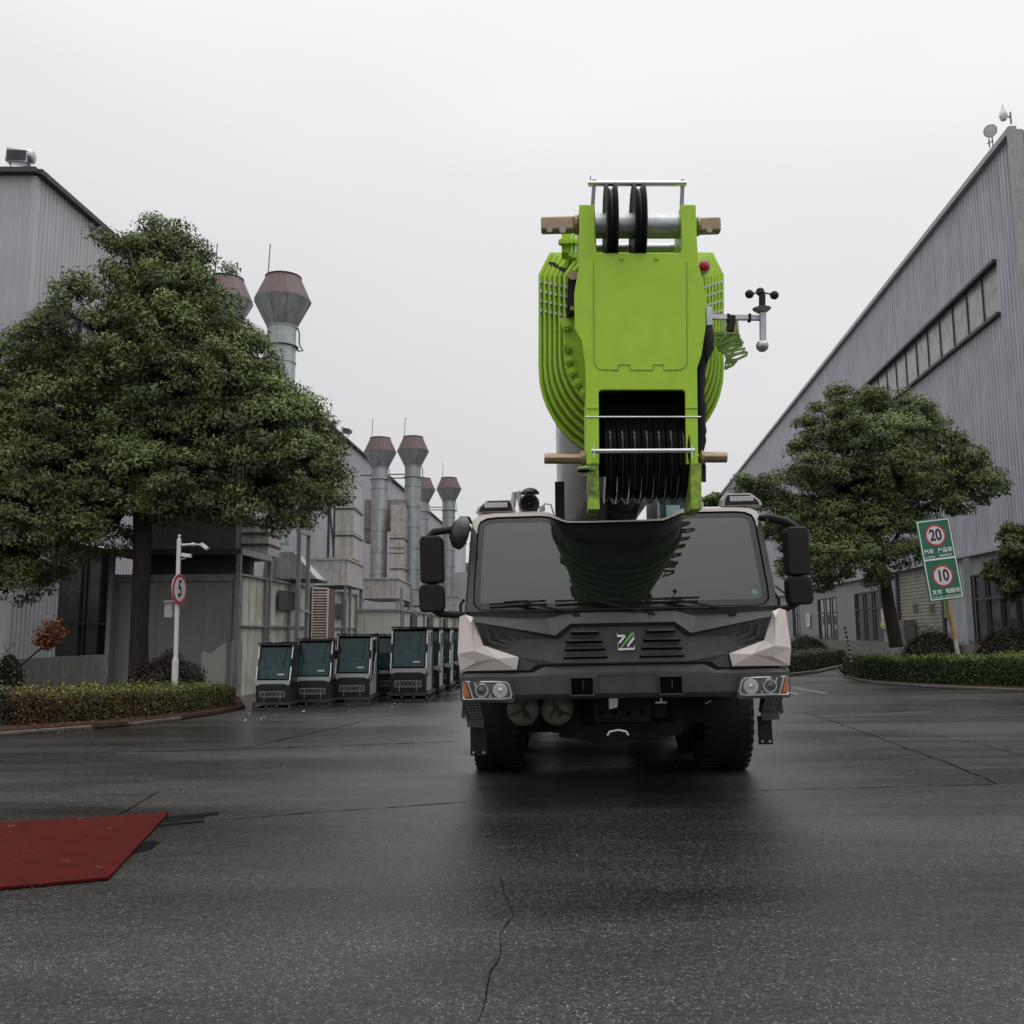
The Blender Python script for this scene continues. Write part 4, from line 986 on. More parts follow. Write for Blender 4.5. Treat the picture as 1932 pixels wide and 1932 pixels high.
def wallR(b):
    corrug(b, RW(0), RW(LEN), zl, ZR, .30, .05, NR, 0, holes=[(w0*sc_, w1*sc_, zw0, zw1)])
    corrug(b, RW(doorS[0]-2.6), RW(doorS[0]-.1), .9, zl, .30, .05, NR, 0)
    corrug(b, RW(0), RW(.9), .9, zl, .30, .05, NR, 0)
    b.k = 1
    for a, c in ((doorS[1], winB[0]), (winB[1], winC[0]), (winC[1], winC[1]+7), (winC[1]+10, LEN)): 
        p, q = RW(a), RW(c); b.add([(p.x,p.y,.9),(q.x,q.y,.9),(q.x,q.y,zl),(p.x,p.y,zl)], [(0,1,2,3)])
    for a, c in (winB, winC, winA, (winC[1]+7, winC[1]+10)):
        p, q = RW(a), RW(c); b.add([(p.x,p.y,4.0),(q.x,q.y,4.0),(q.x,q.y,zl),(p.x,p.y,zl)], [(0,1,2,3)])
    b.k = 2
    p, q = RW(-.05, .06), RW(doorS[0], .06); r_, t_ = RW(doorS[1], .06), RW(LEN, .06)
    for P, Q in ((p, q), (r_, t_)): b.beam((P.x,P.y,.45),(Q.x,Q.y,.45),.16,.9)
wall_r = mk('wall', wallR, [cladR, trim, concrete], shopR)
def trimR(b):
    p, q = RW(-.1, .12), RW(LEN, .12); b.beam((p.x,p.y,ZR+.08),(q.x,q.y,ZR+.08),.30,.24)
    b.beam((p.x,p.y,zl),(q.x,q.y,zl),.30,.16)
    for s in (-.02,): c = RW(s, .05); b.box((c.x-.22,c.y-.2,.9),(c.x+.25,c.y+.1,ZR))
mk('roof_trim', trimR, mat('pale_trim', (.34,.35,.36), .5, var=.12, streak=.2), shopR)
def frontR(b):
    c = RW(0, 0); b.box((c.x+.26,c.y-.15,0),(c.x+45,c.y+.4,ZR)); b.k = 1; b.box((c.x+.5,c.y-.22,10),(c.x+20,c.y-.16,ZR-.5))
    b.k = 0; e = RW(LEN); b.box((e.x,e.y-.3,0),(e.x+45,e.y,ZR)); b.add([(c.x-.05,c.y,ZR),(c.x+45,c.y,ZR+2),(e.x+45,e.y,ZR+2),(e.x-.05,e.y,ZR)], [(0,1,2,3)])
mk('front_wall', frontR, [cladR, mat('green_fascia', (.16,.34,.06), .5)], shopR)
def bandR(b):
    for s0, s1, z0, z1 in ((w0, w1, zw0, zw1),):
        p, q = RW(s0-.4, -.06), RW(s1+.4, -.06); b.k = 0; b.add([(p.x,p.y,z0),(q.x,q.y,z0),(q.x,q.y,z1),(p.x,p.y,z1)], [(0,1,2,3)])
wb = mk('window', bandR, winpane, shopR)
def frmR(b):
    for z in (zw0-.02, zw1+.02):
        p, q = RW(w0-.08, .10), RW(w1+.08, .10); b.beam((p.x,p.y,z),(q.x,q.y,z),.26,.14)
    n = 16
    for i in range(n+1):
        s = w0+(w1-w0)*i/n; p = RW(s, -.035); wd = .16 if i == 0 else .07; b.beam((p.x,p.y,zw0),(p.x,p.y,zw1),.05,wd)
mk('frame', frmR, darktrim, wb)
def lowwin(S, ncol, name='window'):
    a, c = S; p, q = RW(a, -.10), RW(c, -.10)
    o = mk(name, lambda b: b.add([(p.x,p.y,.9),(q.x,q.y,.9),(q.x,q.y,4.0),(p.x,p.y,4.0)], [(0,1,2,3)]), windark, shopR)
    def f(b):
        for i in range(ncol+1):
            r = RW(a+(c-a)*i/ncol, -.02); b.beam((r.x,r.y,.9),(r.x,r.y,4.0),.08,.09)
        for z in (.95, 2.9, 3.96): P, Q = RW(a, -.02), RW(c, -.02); b.beam((P.x,P.y,z),(Q.x,Q.y,z),.08,.08)
    mk('frame', f, darktrim, o)
    def curt(b):                        # things stored behind the panes
        rr = random.Random(int(a*10))
        for i in range(ncol):
            for j in range(2):
                if rr.random() < .7:
                    s0 = a+(c-a)*(i+.15)/ncol; s1 = a+(c-a)*(i+rr.uniform(.5, .85))/ncol; z0 = 1.0+j*1.0; P, Q = RW(s0, -.085), RW(s1, -.085)
                    b.add([(P.x,P.y,z0),(Q.x,Q.y,z0),(Q.x,Q.y,z0+rr.uniform(.4,.8)),(P.x,P.y,z0+rr.uniform(.4,.8))], [(0,1,2,3)])
    mks('pane', curt, mat('dim_goods', (.06,.06,.058), .5), o)
lowwin(winA, 6); lowwin(winB, 3); lowwin(winC, 3); lowwin((winC[1]+7, winC[1]+10), 3)
def rdoor(b):
    a, c = doorS; n = 26
    for i in range(n):
        z0 = .05+(4.85)*i/n; z1 = .05+4.85*(i+1)/n; p, q = RW(a, 0), RW(c, 0)
        for u, v, o1, o2 in ((z0, z0+.03, -.05, -.01), (z0+.03, z1, -.01, -.01)):
            P1, Q1, P2, Q2 = RW(a, o1), RW(c, o1), RW(a, o2), RW(c, o2)
            b.add([(P1.x,P1.y,u),(Q1.x,Q1.y,u),(Q2.x,Q2.y,v),(P2.x,P2.y,v)], [(0,1,2,3)])
rd = mk('roller_door', rdoor, cream, shopR)
def portholes(b):
    for px in (1728, 1759):
        s = sR(px, 1145); z = zR(px, 1146); p = RW(s-.35, .02); q = RW(s+.35, .02); b.k = 1
        b.beam((p.x,p.y,z),(q.x,q.y,z),.05,.46); b.k = 0; p = RW(s-.27, .06); q = RW(s+.27, .06); b.beam((p.x,p.y,z),(q.x,q.y,z),.05,.34)
mks('door_light', portholes, [mat('brown_pane', (.10,.05,.03), .4), cream], rd)
mks('door_jamb', lambda b: [b.beam((*RW(s, .05).xy, .0),(*RW(s, .05).xy, zl-.05),.2,.2) for s in (doorS[0]-.05, doorS[1]+.1)], darktrim, shopR)
# electrical cabinet on the wall, beside the door
def wallbox(name, s, z0, z1, wd, m, label, cat, dd=.3):
    def f(b):
        p, q = RW(s-wd/2, .08+dd/2), RW(s+wd/2, .08+dd/2); zc_ = (z0+z1)/2; b.beam((p.x,p.y,zc_),(q.x,q.y,zc_),dd,z1-z0)
    return tag(mk(name, f, m, bevel=.01), label, cat)
wallbox('wall_cabinet', sR(1718, 1180), 1.0, zR(1718, 1170), 2.0, mat('cabinet_grey', (.12,.115,.105), .6), 'grey cabinet standing against the beige roller door', 'cabinet', .6)
# small signs on the workshop
def wsign(px, py, wpx, hpx, m, txt, tm, label, round_=False, name='wall_sign', sz=.8, bold=.01, rim=None):
    s = sR(px, py); z = zR(px, py); Y = YR+s; h = hpx/FOC*Y; s2 = sR(px-wpx/2, py); s1 = sR(px+wpx/2, py); wd = abs(s2-s1)*sc_
    p = RW(s, .10); root = empty(name, (p.x, p.y, z)); ang = math.atan2(DR.y, DR.x)
    root.rotation_euler = (PI/2, 0, ang+PI)
    if round_: mk('sign_disc', lambda b: b.lathe([(h*.5,-.02),(h*.5,.02)], (0,0,0), 'z', 28), m, root)
    else: mk('sign_board', lambda b: b.box((-wd/2,-h/2,-.02),(wd/2,h/2,.02)), m, root)
    if rim:
        mk('sign_rim', lambda b: b.lathe([(h*.5,.022),(h*.42,.026)], (0,0,0), 'z', 28), rim, root, fixn=False)
    for t, dy, k in txt: textmesh(t, h*k, tm, 'lettering', root, (0, dy*h, .026), (0, 0, 0), bold)
    tag(root, label, 'sign'); return root
wsign(1665.5, 1129, 7, 19, swhite, [('5', 0, .8)], sblack, 'round white sign with a black 5 on the wall behind the right tree trunk', True, rim=sblack)
wsign(1791, 1149, 11.5, 34, mat('lime_sign', (.13,.25,.05), .5), [('1', 0, .95)], sblack, 'lime green board with a black 1, below the green speed sign')
wsign(1527, 1170, 7, 24, swhite, [('2', 0, .8)], sblack, 'narrow white board with a 2 on the wall beside the crane mirror')
ps = wsign(1673, 1167, 14, 37, mat('poster_pale', (.42,.46,.36), .5), [('T H A', .33, .16), ('L', .02, .2)], mat('poster_ink', (.10,.22,.12), .5), 'pale poster with a yellow lower edge on the wall behind the right tree trunk')
mk('poster_band', lambda b: b.box((-.9,-.44,.024),(.9,-.26,.03)), mat('poster_yellow', (.50,.48,.06), .5), ps)
# green swoosh sign glimpsed through the leaves
def swoosh(b):
    s = sR(1718, 930); z = zR(1718, 925); 
    for i, (a, c) in enumerate(((-2.4, .9), (-1.8, 1.2))):
        p, q = RW(s+a, .1), RW(s+c, .1); b.beam((p.x,p.y,z-.6+i*.7),(q.x,q.y,z+.1+i*.7),.06,.36)
tag(mk('wall_logo', swoosh, mat('logo_green', (.16,.55,.08), .5)), 'bright green painted mark on the workshop wall glimpsed through the right tree', 'sign')
# lamps and camera on the right roof
def floodR():
    s = sR(1874, 290)-.3; c = RW(s, .25); z = ZR+.35; root = empty('floodlight', (c.x, c.y, ZR+.28)); tag(root, 'round floodlight on the roof edge of the right workshop', 'floodlight')
    def f(b):
        b.mark(); b.lathe([(.001,.25),(.12,.22),(.20,.1),(.26,0),(.24,0),(.16,.08),(.001,.16)], (0,0,0), 'y', 24); b.xf(Matrix.Translation((-.05,-.2,.62)) @ Matrix.Rotation(math.radians(25), 4, 'X') @ Matrix.Rotation(math.radians(-20), 4, 'Z'))
    mk('lamp_bowl', f, steel, root, smooth=40)
    mk('lamp_glass', lambda b: (b.mark(), b.lathe([(.23,0),(.001,-.02)], (0,0,0), 'y', 24), b.xf(Matrix.Translation((-.05,-.2,.62)) @ Matrix.Rotation(math.radians(25), 4, 'X') @ Matrix.Rotation(math.radians(-20), 4, 'Z'))), swhite, root)
    mk('bracket', lambda b: (b.beam((-.02,0,0),(-.02,0,.4),.04), b.beam((.12,0,0),(.12,0,.5),.04), b.beam((-.1,0,.18),(.15,0,.3),.04)), trim, root)
floodR()
def ptz():
    c = RW(-.1, .25); root = empty('security_camera', (c.x, c.y, ZR+.28)); tag(root, 'white dome camera at the near roof corner of the right workshop', 'camera')
    mk('camera_dome', lambda b: b.lathe([(.001,-.18),(.1,-.14),(.15,-.02),(.16,.06),(.12,.2),(.05,.36),(.03,.5),(.001,.52)], (-.18,0,.3), 'z', 20), white, root, smooth=40)
    mk('bracket', lambda b: (b.beam((.1,0,0),(.1,0,.5),.05), b.beam((.1,0,.3),(-.1,0,.3),.05)), trim, root)
ptz()

# ---- workshop on the left
KL = .061; CL = W(69, 328, 24.4); XL, YL, ZL = CL.x, 24.4, CL.z
def LW(s, off=0): return V(XL+KL*s+off, YL+s, 0)
def sL(px, py=1197):
    q = ray(px, py); k = q.x/q.y; return (XL-KL*YL)/(k-KL)-YL
NL = V(1, -KL, 0).normalized()
shopL = empty('workshop_building'); tag(shopL, 'light grey ribbed metal workshop with a dark roof edge behind the biggest tree', 'workshop')
dA, dB = sL(104, 1200), sL(200, 1200)
wz0, wz1 = W(100, 640, YL+sL(100, 640)).z-.9, W(97, 569, YL+sL(97, 569)).z
wsA = sL(97, 600)
def wallL(b):
    corrug(b, LW(0), LW(110), 0.9, ZL, .2, .035, NL, 0, holes=[(dA, dB, .5, 4.4), (wsA, wsA+9, wz0, wz1)])
    corrug(b, V(-40, YL, 0), LW(0), .9, ZL, .26, .02, V(0,-1,0), 0)
    b.k = 1; b.box((-40, YL-.03, 0),(XL+.02, YL+.1, .9)); p, q = LW(0, .02), LW(110, .02); b.beam((p.x,p.y,.45),(q.x,q.y,.45),.12,.9)
    b.k = 0; b.add([(-40,YL,ZL),(XL,YL,ZL),(XL+KL*110,YL+110,ZL),(-40,YL+110,ZL)], [(0,1,2,3)])
mk('wall', wallL, [cladL, concrete], shopL)
def trimL(b):
    p, q = LW(-.1, .08), LW(110, .08); b.beam((p.x,p.y,ZL+.02),(q.x,q.y,ZL+.02),.30,.15); b.beam((-40,YL-.1,ZL+.02),(XL+.1,YL-.1,ZL+.02),.3,.15)
mk('roof_trim', trimL, darktrim, shopL)
mk('corner_flashing', lambda b: b.box((XL-.10,YL-.045,.9),(XL+.05,YL+.08,ZL-.08)), cladL, shopL)
def wl(b):
    p, q = LW(wsA-.3, -.06), LW(wsA+9.3, -.06); b.add([(p.x,p.y,wz0),(q.x,q.y,wz0),(q.x,q.y,wz1),(p.x,p.y,wz1)], [(0,1,2,3)])
o = mk('window', wl, winpane, shopL)
def wlf(b):
    for z in (wz0, wz1): p, q = LW(wsA-.05, .03), LW(wsA+9, .03); b.beam((p.x,p.y,z),(q.x,q.y,z),.16,.1)
    for i in range(7): p = LW(wsA+i*1.5, .02); b.beam((p.x,p.y,wz0),(p.x,p.y,wz1),.14,.07)
mk('frame', wlf, darktrim, o)
def dl(b):
    p, q = LW(dA-.4, -.15), LW(dB+.4, -.15); b.add([(p.x,p.y,.5),(q.x,q.y,.5),(q.x,q.y,4.4),(p.x,p.y,4.4)], [(0,1,2,3)])
o = mk('window', dl, windark, shopL)
def dlf(b):
    for i in (0, 3, 5): p = LW(dA+(dB-dA)*i/5, -.06); b.beam((p.x,p.y,.5),(p.x,p.y,4.4),.08,.08)
    for z in (.55, 1.9, 4.3): p, q = LW(dA, -.06), LW(dB, -.06); b.beam((p.x,p.y,z),(q.x,q.y,z),.08,.08)
mk('frame', dlf, under, o)
def flood2(name, p, rz, label, s=1.0):
    root = empty(name, p, rz); tag(root, label, 'floodlight')
    mk('lamp_body', lambda b: (b.mark(), b.prism([(-.34*s,-.2*s),(.30*s,-.26*s),(.36*s,.16*s),(-.30*s,.24*s)], -.12*s, .16*s), b.lathe([(.22*s,.30*s),(.2*s,.42*s),(.08*s,.46*s)], (0,.0,0), 'x', 18), b.xf(Matrix.Translation((0,0,.46*s)))), [steel], root, bevel=.04)
    mk('lamp_glass', lambda b: b.box((-.27*s,-.14*s,.28*s),(.25*s,-.122*s,.58*s)), windark, root)
    mk('bracket', lambda b: (b.beam((-.3*s,0,.4*s),(-.12*s,0,.0),.03), b.beam((.36*s,0,.4*s),(.18*s,0,0),.03), b.beam((-.12*s,0,.02),(.18*s,0,.02),.04)), trim, root)
flood2('floodlight', W(33, 323, YL-.05), .1, 'boxy steel floodlight on the roof of the left workshop')
c = LW(sL(649, 833), .1); r = flood2('floodlight', V(c.x, c.y, ZL+.15), .6, 'small dark floodlight pair on the far roof edge of the left workshop', 1.0)

# ---- spray booths along the left workshop
XB = -6.83; YB = 22.4; KB = .061
def BW(s, off=0): return V(XB+KB*s+off, YB+s, 0)
def sB(px): k = ray(px, 1190).x/ray(px, 1190).y; return (XB-KB*YB)/(k-KB)-YB
bx0 = W(216, 1200, YB+.3).x
booth = empty('spray_booth'); tag(booth, 'grey-green panelled spray booth with a dark canopy behind the big tree', 'booth')
HB = 3.05; LB = 12.6
def bf(b):
    b.box((bx0, YB+.25, 0),(XB, YB+.40, HB))
    for x in (bx0+.1, bx0+(XB-bx0)*.33, bx0+(XB-bx0)*.70): b.box((x-.012, YB+.235, 0),(x+.012, YB+.25, HB-.1))
mk('front_panel', bf, boothp, booth)
def patch(b):
    x0, x1 = W(378, 1250, YB+.24).x, W(457, 1250, YB+.24).x; P = [(x0,0),(x1,0)]
    for px, py in ((458,1213),(450,1209),(440,1208),(425,1213),(412,1221),(400,1232),(393,1232),(385,1228),(380,1232)): q = W(px, py, YB+.24); P.append((q.x, q.z))
    b.prism(P, YB+.238, YB+.25)
mk('pale_patch', patch, boothl, booth)  # paler patch low at the right end of the front panel
def bs(b):
    n = 22
    for i in range(n):
        p, q = BW(.3+LB*i/n, -.08), BW(.3+LB*(i+1)/n-.03, -.08); b.beam((p.x,p.y,HB/2),(q.x,q.y,HB/2),.08,HB)
mk('side_panel', bs, boothy, booth)
def rails(b):
    for z in (HB-.02, 1.75): p, q = BW(0, .0), BW(LB+.3, .0); b.beam((p.x,p.y,z),(q.x,q.y,z),.07,.05)
    for s in (2.0, 4.1, 6.0, 8.2, 10.4, 12.5): p = BW(s, .02); b.beam((p.x,p.y,0),(p.x,p.y,HB),.07,.07)
    for x in (bx0+.02, XB-.25): b.beam((x,YB+.16,0),(x,YB+.16,HB),.07,.07)
    b.beam((bx0,YB+.18,HB-.12),(XB-.2,YB+.18,HB-.12),.08,.12)
mk('rail', rails, trim, booth)
def canopy(b):
    b.box((bx0-.1, YB-.1, 3.52),(XB+.05, YB+2.2, 3.66)); b.box((bx0, YB+1.2, HB),(XB-.1, YB+1.6, 3.52))
mk('canopy', canopy, darktrim, booth)
def cpost(b):
    for x, y in ((bx0+.0, YB-.03), (XB, YB-.03), (BW(2.3).x, YB+2.3)): b.beam((x,y,0),(x,y,3.52),.11,.11)
    b.beam((XB,YB,3.6),(BW(2.3).x,YB+2.3,3.6),.12,.16)
mks('canopy_post', cpost, trim, booth)
mks('vent_grille', lambda b: [b.beam((*BW(sB(a), .04).xy, z),(*BW(sB(c), .04).xy, z),.03,h) for a, c, z, h in ((521,552,2.5,.55),(622,644,2.35,.5))], mat('vent_mesh_dark', (.06,.06,.062), .6), booth)
mk('roof_sheet', lambda b: b.add([(bx0,YB+.3,HB),(XB,YB+.3,HB),(*BW(LB+.3,-.1).xy,HB),(bx0+.5,YB+LB,HB)], [(0,1,2,3)]), galv, booth)
# louvred air intake standing out from the booth wall
def louvre():
    Y = 28.6; x0 = W(590, 1150, Y).x; x1 = W(618, 1150, Y).x; z1 = W(600, 1110, Y).z
    root = empty('louvred_intake', ((x0+x1)/2, Y, 0)); x0 -= root.location.x; x1 -= root.location.x; tag(root, 'tall louvred air intake with pale slats on the booth side wall', 'air intake')
    mk('housing', lambda b: b.box((x0-.12,.04,0),(x1,1.2,z1)), rustbk, root)
    def sl_(b):
        n = 34
        for i in range(n): z = .05+(z1-.1)*i/n; b.add([(x0,.03,z+.055),(x1,.03,z+.055),(x1,-.04,z),(x0,-.04,z)], [(0,1,2,3)])
        b.box((x0-.03,-.05,0),(x0+.01,.03,z1)); b.box((x1-.02,-.05,0),(x1+.02,.03,z1)); b.box((x0,-.05,z1-.03),(x1,.03,z1+.02))
    mk('slat', sl_, rustsl, root)
louvre()
# duct boxes and hoods above the booths
def hood(x0, x1, Y, dz, z0, z1, label, posts=True, m=insul, dep=2.6, name='duct_hood'):
    root = empty(name, ((x0+x1)/2, Y, 0)); tag(root, label, 'duct'); c = root.location.x
    mk('hood_box', lambda b: (b.box((x0-c,0,z0),(x1-c,dep,z1)), b.box((x0-c-.06,-.06,z1),(x1-c+.06,dep+.06,z1+.07)), b.box((x0-c-.05,-.05,z0-.08),(x1-c+.05,dep+.05,z0))), m, root)
    if posts: mks('post', lambda b: [b.beam((x1-c-.05,y,0),(x1-c-.05,y,z0-.08),.10,.10) for y in (.05, dep-.1)]+[b.beam((x0-c+.1,.05,HB),(x0-c+.1,.05,z0-.08),.10,.10)], trim, root)
    return root
Y = 32.2; hood(W(571,1070,Y).x, W(655,1070,Y).x, Y, 0, W(655,1100,Y).z, W(655,1056,Y).z, 'stained grey hood box on posts below the square foil-wrapped duct', dep=3.4)
Y = 43; hood(W(681,1110,Y).x, W(751,1110,Y).x, Y, 0, W(751,1126,Y).z, W(751,1093,Y).z, 'stained grey hood box under the chimney pair in the middle', dep=4.9)
Y = 24.1; hood(W(282,1000,Y).x, W(446,1000,Y).x, Y, 0, 3.72, W(446,970,Y).z, 'dark grey duct box on the canopy behind the tree trunk', posts=False, m=mat('dark_duct', (.085,.085,.09), .6, streak=.2), dep=2.2)
def sqduct(x0, x1, Y, z0, z1, dep, label, slope=0):
    root = empty('square_duct', ((x0+x1)/2, Y, z0)); tag(root, label, 'duct'); h = z1-z0; w2 = (x1-x0)/2
    def f(b):
        n = max(1, round(h/.85))
        for i in range(n):
            a, c_ = h*i/n, h*(i+1)/n-.02
            b.box((-w2,0,a),(w2,dep,c_)); b.box((-w2+.015,.015,c_),(w2-.015,dep-.015,h*(i+1)/n))
        if slope: b.add([(-w2,0,h),(w2,0,h),(w2,dep,h),(-w2,dep,h),(-w2,dep,h+slope*.8),(-w2,0,h+slope)], [(0,1,5),(1,2,4,5),(2,3,4),(3,0,5,4)])
    mk('duct_body', f, insul, root, bevel=.012)
    mks('duct_band', lambda b: [b.box((-w2-.03,-.03,z),(w2+.03,dep+.03,z+.06)) for z in (h*.28, h*.62)], darktrim, root)
Y = 33; sqduct(W(633,950,Y).x, W(668,950,Y).x, Y, W(650,1054,Y).z, W(668,905,Y).z, 1.9, 'tall square foil-wrapped duct between the tree and the chimney pair', .55)
Y = 24.6; sqduct(W(446,1010,Y).x, W(507,1010,Y).x, Y, 3.7, W(480,985,Y).z, 1.2, 'short silver duct box on the canopy at the edge of the tree crown')
Y = 46.5; sqduct(W(737,1000,Y).x, W(762,1000,Y).x, Y, 3.5, W(740,953,Y).z, 2.0, 'pinkish foil-wrapped duct seen between the two middle chimneys')
def hduct(b):
    p0, p1 = W(687, 962, 47.5), W(765, 972, 47.5); b.box((p0.x,47.5,p0.z-1.0),(p1.x,49,p0.z+.55)); b.box((p0.x,47.6,p0.z-1.7),(p0.x+1.0,48.8,p0.z-1.0))
tag(mk('cross_duct', hduct, mat('pinkish_foil', (.34,.30,.29), .45, metal=.2, var=.2, streak=.4, bump=.3, bscale=3)), 'horizontal duct crossing behind the two middle chimneys', 'duct')
# frame of tall posts beside the near chimney
def fram_(b):
    for px, Y in ((565, 24.9), (583, 26.3)):
        p = W(px, 1004, Y); b.beam((p.x,Y,0),(p.x,Y,p.z),.11,.11)
    p, q = W(563, 1001, 24.9), W(584, 1008, 26.3); b.beam(p, q, .12, .12); p, q = W(565, 1150, 24.9), W(583, 1155, 26.3); b.beam(p, q, .07, .07)
    for px, Y in ((663, 33.2), (684, 35.6)): p = W(px, 1000, Y); b.beam((p.x,Y,0),(p.x,Y,4.2),.1,.1)
fe = tag(empty('steel_frame'), 'slim steel post frame standing by the near chimney base', 'steel frame'); mks('post', fram_, trim, fe)
def gantry(b):
    for px in (619, 630): p = W(px, 1040, 36); b.beam((p.x,36,3.3),(p.x,36,W(px, 948, 36).z),.09,.09)
    p, q = W(621, 948, 36), W(631, 1052, 36); b.beam(p, q, .07, .07); p, q = W(616, 947, 36), W(660, 950, 36); b.beam(p, q, .09, .09)
fe = tag(empty('brace_frame'), 'dark braced steel frame between the left tree and the square duct', 'steel frame'); mks('brace', gantry, darktrim, fe)

# ---- chimneys with red-banded cowls
def chimney_mesh():
    root = empty('chimney')
    r, H_ = .40, 9.4                    # pipe 0..H, cowl above
    def pipe(b):
        n = 6; hb = 3.2
        for i in range(n):
            z0, z1 = hb+(H_-hb)*i/n, hb+(H_-hb)*(i+1)/n
            b.lathe([(r,z0),(r,z1-.05),(r+.022,z1-.045),(r+.022,z1-.01),(r,z1-.005)], (0,0,0), 'z', 32)
    mk('pipe', pipe, galv, root, smooth=25)
    cw = empty('cowl'); cw.parent = root
    bpy.data.objects.remove(cw)
    lo = mk('cowl', lambda b: b.lathe([(r+.02,H_),(.79,H_+.75),(.78,H_+.78),(r+.02,H_+.04)], (0,0,0), 'z', 20), galv, root)
    mk('red_band', lambda b: b.lathe([(.795,H_+.75),(.50,H_+1.42),(.52,H_+1.46),(.49,H_+1.46),(.48,H_+1.4),(.76,H_+.78)], (0,0,0), 'z', 20), capred, root)
    mk('cowl_rib', lambda b: [b.beam(((r+.03)*math.cos(a),(r+.03)*math.sin(a),H_+.02),(.80*math.cos(a),.80*math.sin(a),H_+.75),.02,.02) for a in [i*PI/5 for i in range(10)]], trim, lo)
    mk('support_ring', lambda b: (b.lathe([(r+.05,H_-.62),(r+.08,H_-.60),(r+.05,H_-.56)], (0,0,0), 'z', 24), b.tube([(r+.04,0,H_-.02),(r+.09,0,H_-.2),(r+.09,0,H_-.5),(r+.2,0,H_-.68),(r+.05,0,H_-.7)], .025, 6)), trim, root)
    mk('lightning_rod', lambda b: b.tube([(-.45,0,H_+1.2),(-.40,0,H_+2.45)], .018, 6), trim, root)
    return root
chs = [((535, 24.5), 'nearest and largest chimney, rising beside the biggest tree crown'), ((428, 26.0), 'red-topped chimney mostly hidden behind the biggest tree crown'),
       ((717.5, 43.0), 'chimney standing between the square foil duct and its equally tall twin'), ((779.5, 44.2), 'tall chimney rising right beside the crane cab mirror housing'),
       ((797, 54.0), 'chimney whose cowl is half hidden behind the mid-distance pair'), ((847, 55.8), 'chimney directly above the round front mirror of the crane cab')]
ch0 = chimney_mesh()
tops = (524, 527, 827, 825, 903, 902)
for i, ((px, Y), lab) in enumerate(chs):
    Y *= 1.1
    o = ch0 if i == 0 else copy_tree(ch0)
    t = W(px, tops[i], Y); o.location = (t.x, Y, t.z-10.86*1.1); o.scale = (1.1, 1.1, 1.1); o.rotation_euler.z = (.1, 1, -.2, .15, .6, -.3)[i]
    tag(o, lab, 'chimney', 'red-capped chimneys along the left workshop')
def ties(b):
    for (a, c, Y, py) in ((735, 763, 43.6, 895), (735, 763, 43.6, 902), (811, 834, 55, 957), (811, 834, 55, 962), (680, 702, 43, 897), (735, 763, 43.6, 1044), (735, 763, 43.6, 1034)):
        p, q = W(a, py, Y), W(c, py, Y); b.beam(p, q, .05, .05)
fe = tag(empty('tie_rack'), 'thin horizontal tie bars linking the paired chimneys', 'tie bars'); mks('tie_bar', ties, darktrim, fe)
def chbase(px, Y, z0, z1, wd, label):
    p = W(px, 1000, Y); r_ = empty('hopper', (p.x, Y, z0)); tag(r_, label, 'hopper')
    mk('cone', lambda b: b.add([(-.48,-.45,0),(wd+.5,-.45,0),(wd+.5,.9,0),(-.48,.9,0),(-.42,-.42,z1-z0),(.42,-.42,z1-z0),(.42,.42,z1-z0),(-.42,.42,z1-z0)], [(0,1,5,4),(1,2,6,5),(2,3,7,6),(3,0,4,7)]), galv, r_)
    mk('flange', lambda b: b.box((-.52,-.49,-.06),(wd+.54,.94,0)), darktrim, r_)
chbase(536, 26.9, HB+.10, 3.95, .62, 'galvanised hopper under the nearest chimney')
chbase(782, 48.5, 3.0, 3.75, .5, 'galvanised hopper under the right middle chimney')
# second booth further back
XB2 = W(754, 1180, 35.0).x; xb2 = W(684, 1180, 35.0).x-.6
booth2 = empty('spray_booth'); tag(booth2, 'far panelled booth with small vents seen above the row of cabs', 'booth')
H2 = W(754, 1151, 35).z
def B2(s, off=0): return V(XB2+KB*s+off, 35+s, 0)
mk('front_panel', lambda b: [b.box((xb2+(XB2-xb2)*i/3+.01,35,0),(xb2+(XB2-xb2)*(i+1)/3-.01,35.1,H2)) for i in range(3)], boothl, booth2)
mk('side_panel', lambda b: [b.beam((*B2(.1+i*1.3,-.05).xy,H2/2),(*B2(.1+i*1.3+1.26,-.05).xy,H2/2),.08,H2) for i in range(22)], boothy, booth2)
mk('rail', lambda b: ([b.beam((*B2(i*2.6+.6,.02).xy,0),(*B2(i*2.6+.6,.02).xy,H2+.1),.1,.1) for i in range(11)], b.beam((*B2(0,.02).xy,H2),(*B2(28,.02).xy,H2),.08,.08), b.beam((xb2,34.95,H2),(XB2,34.95,H2),.08,.08), [b.beam((*B2(i,.02).xy,0),(*B2(i,.02).xy,3.3),.12,.12) for i in (.2,2.6)]), trim, booth2)
def v2(b):
    for px0, px1 in ((774,784),(806,812),(836,839)):
        k0, k1 = ray(px0, 1175), ray(px1, 1175); f = lambda k: (XB2-KB*35)/(k.x/k.y-KB)-35
        p, q = B2(f(k0), .06), B2(f(k1), .06); b.beam((p.x,p.y,2.0),(q.x,q.y,2.0),.05,.6)
mks('vent_grille', v2, mat('vent_mesh_dark', (.06,.06,.062), .6), booth2)
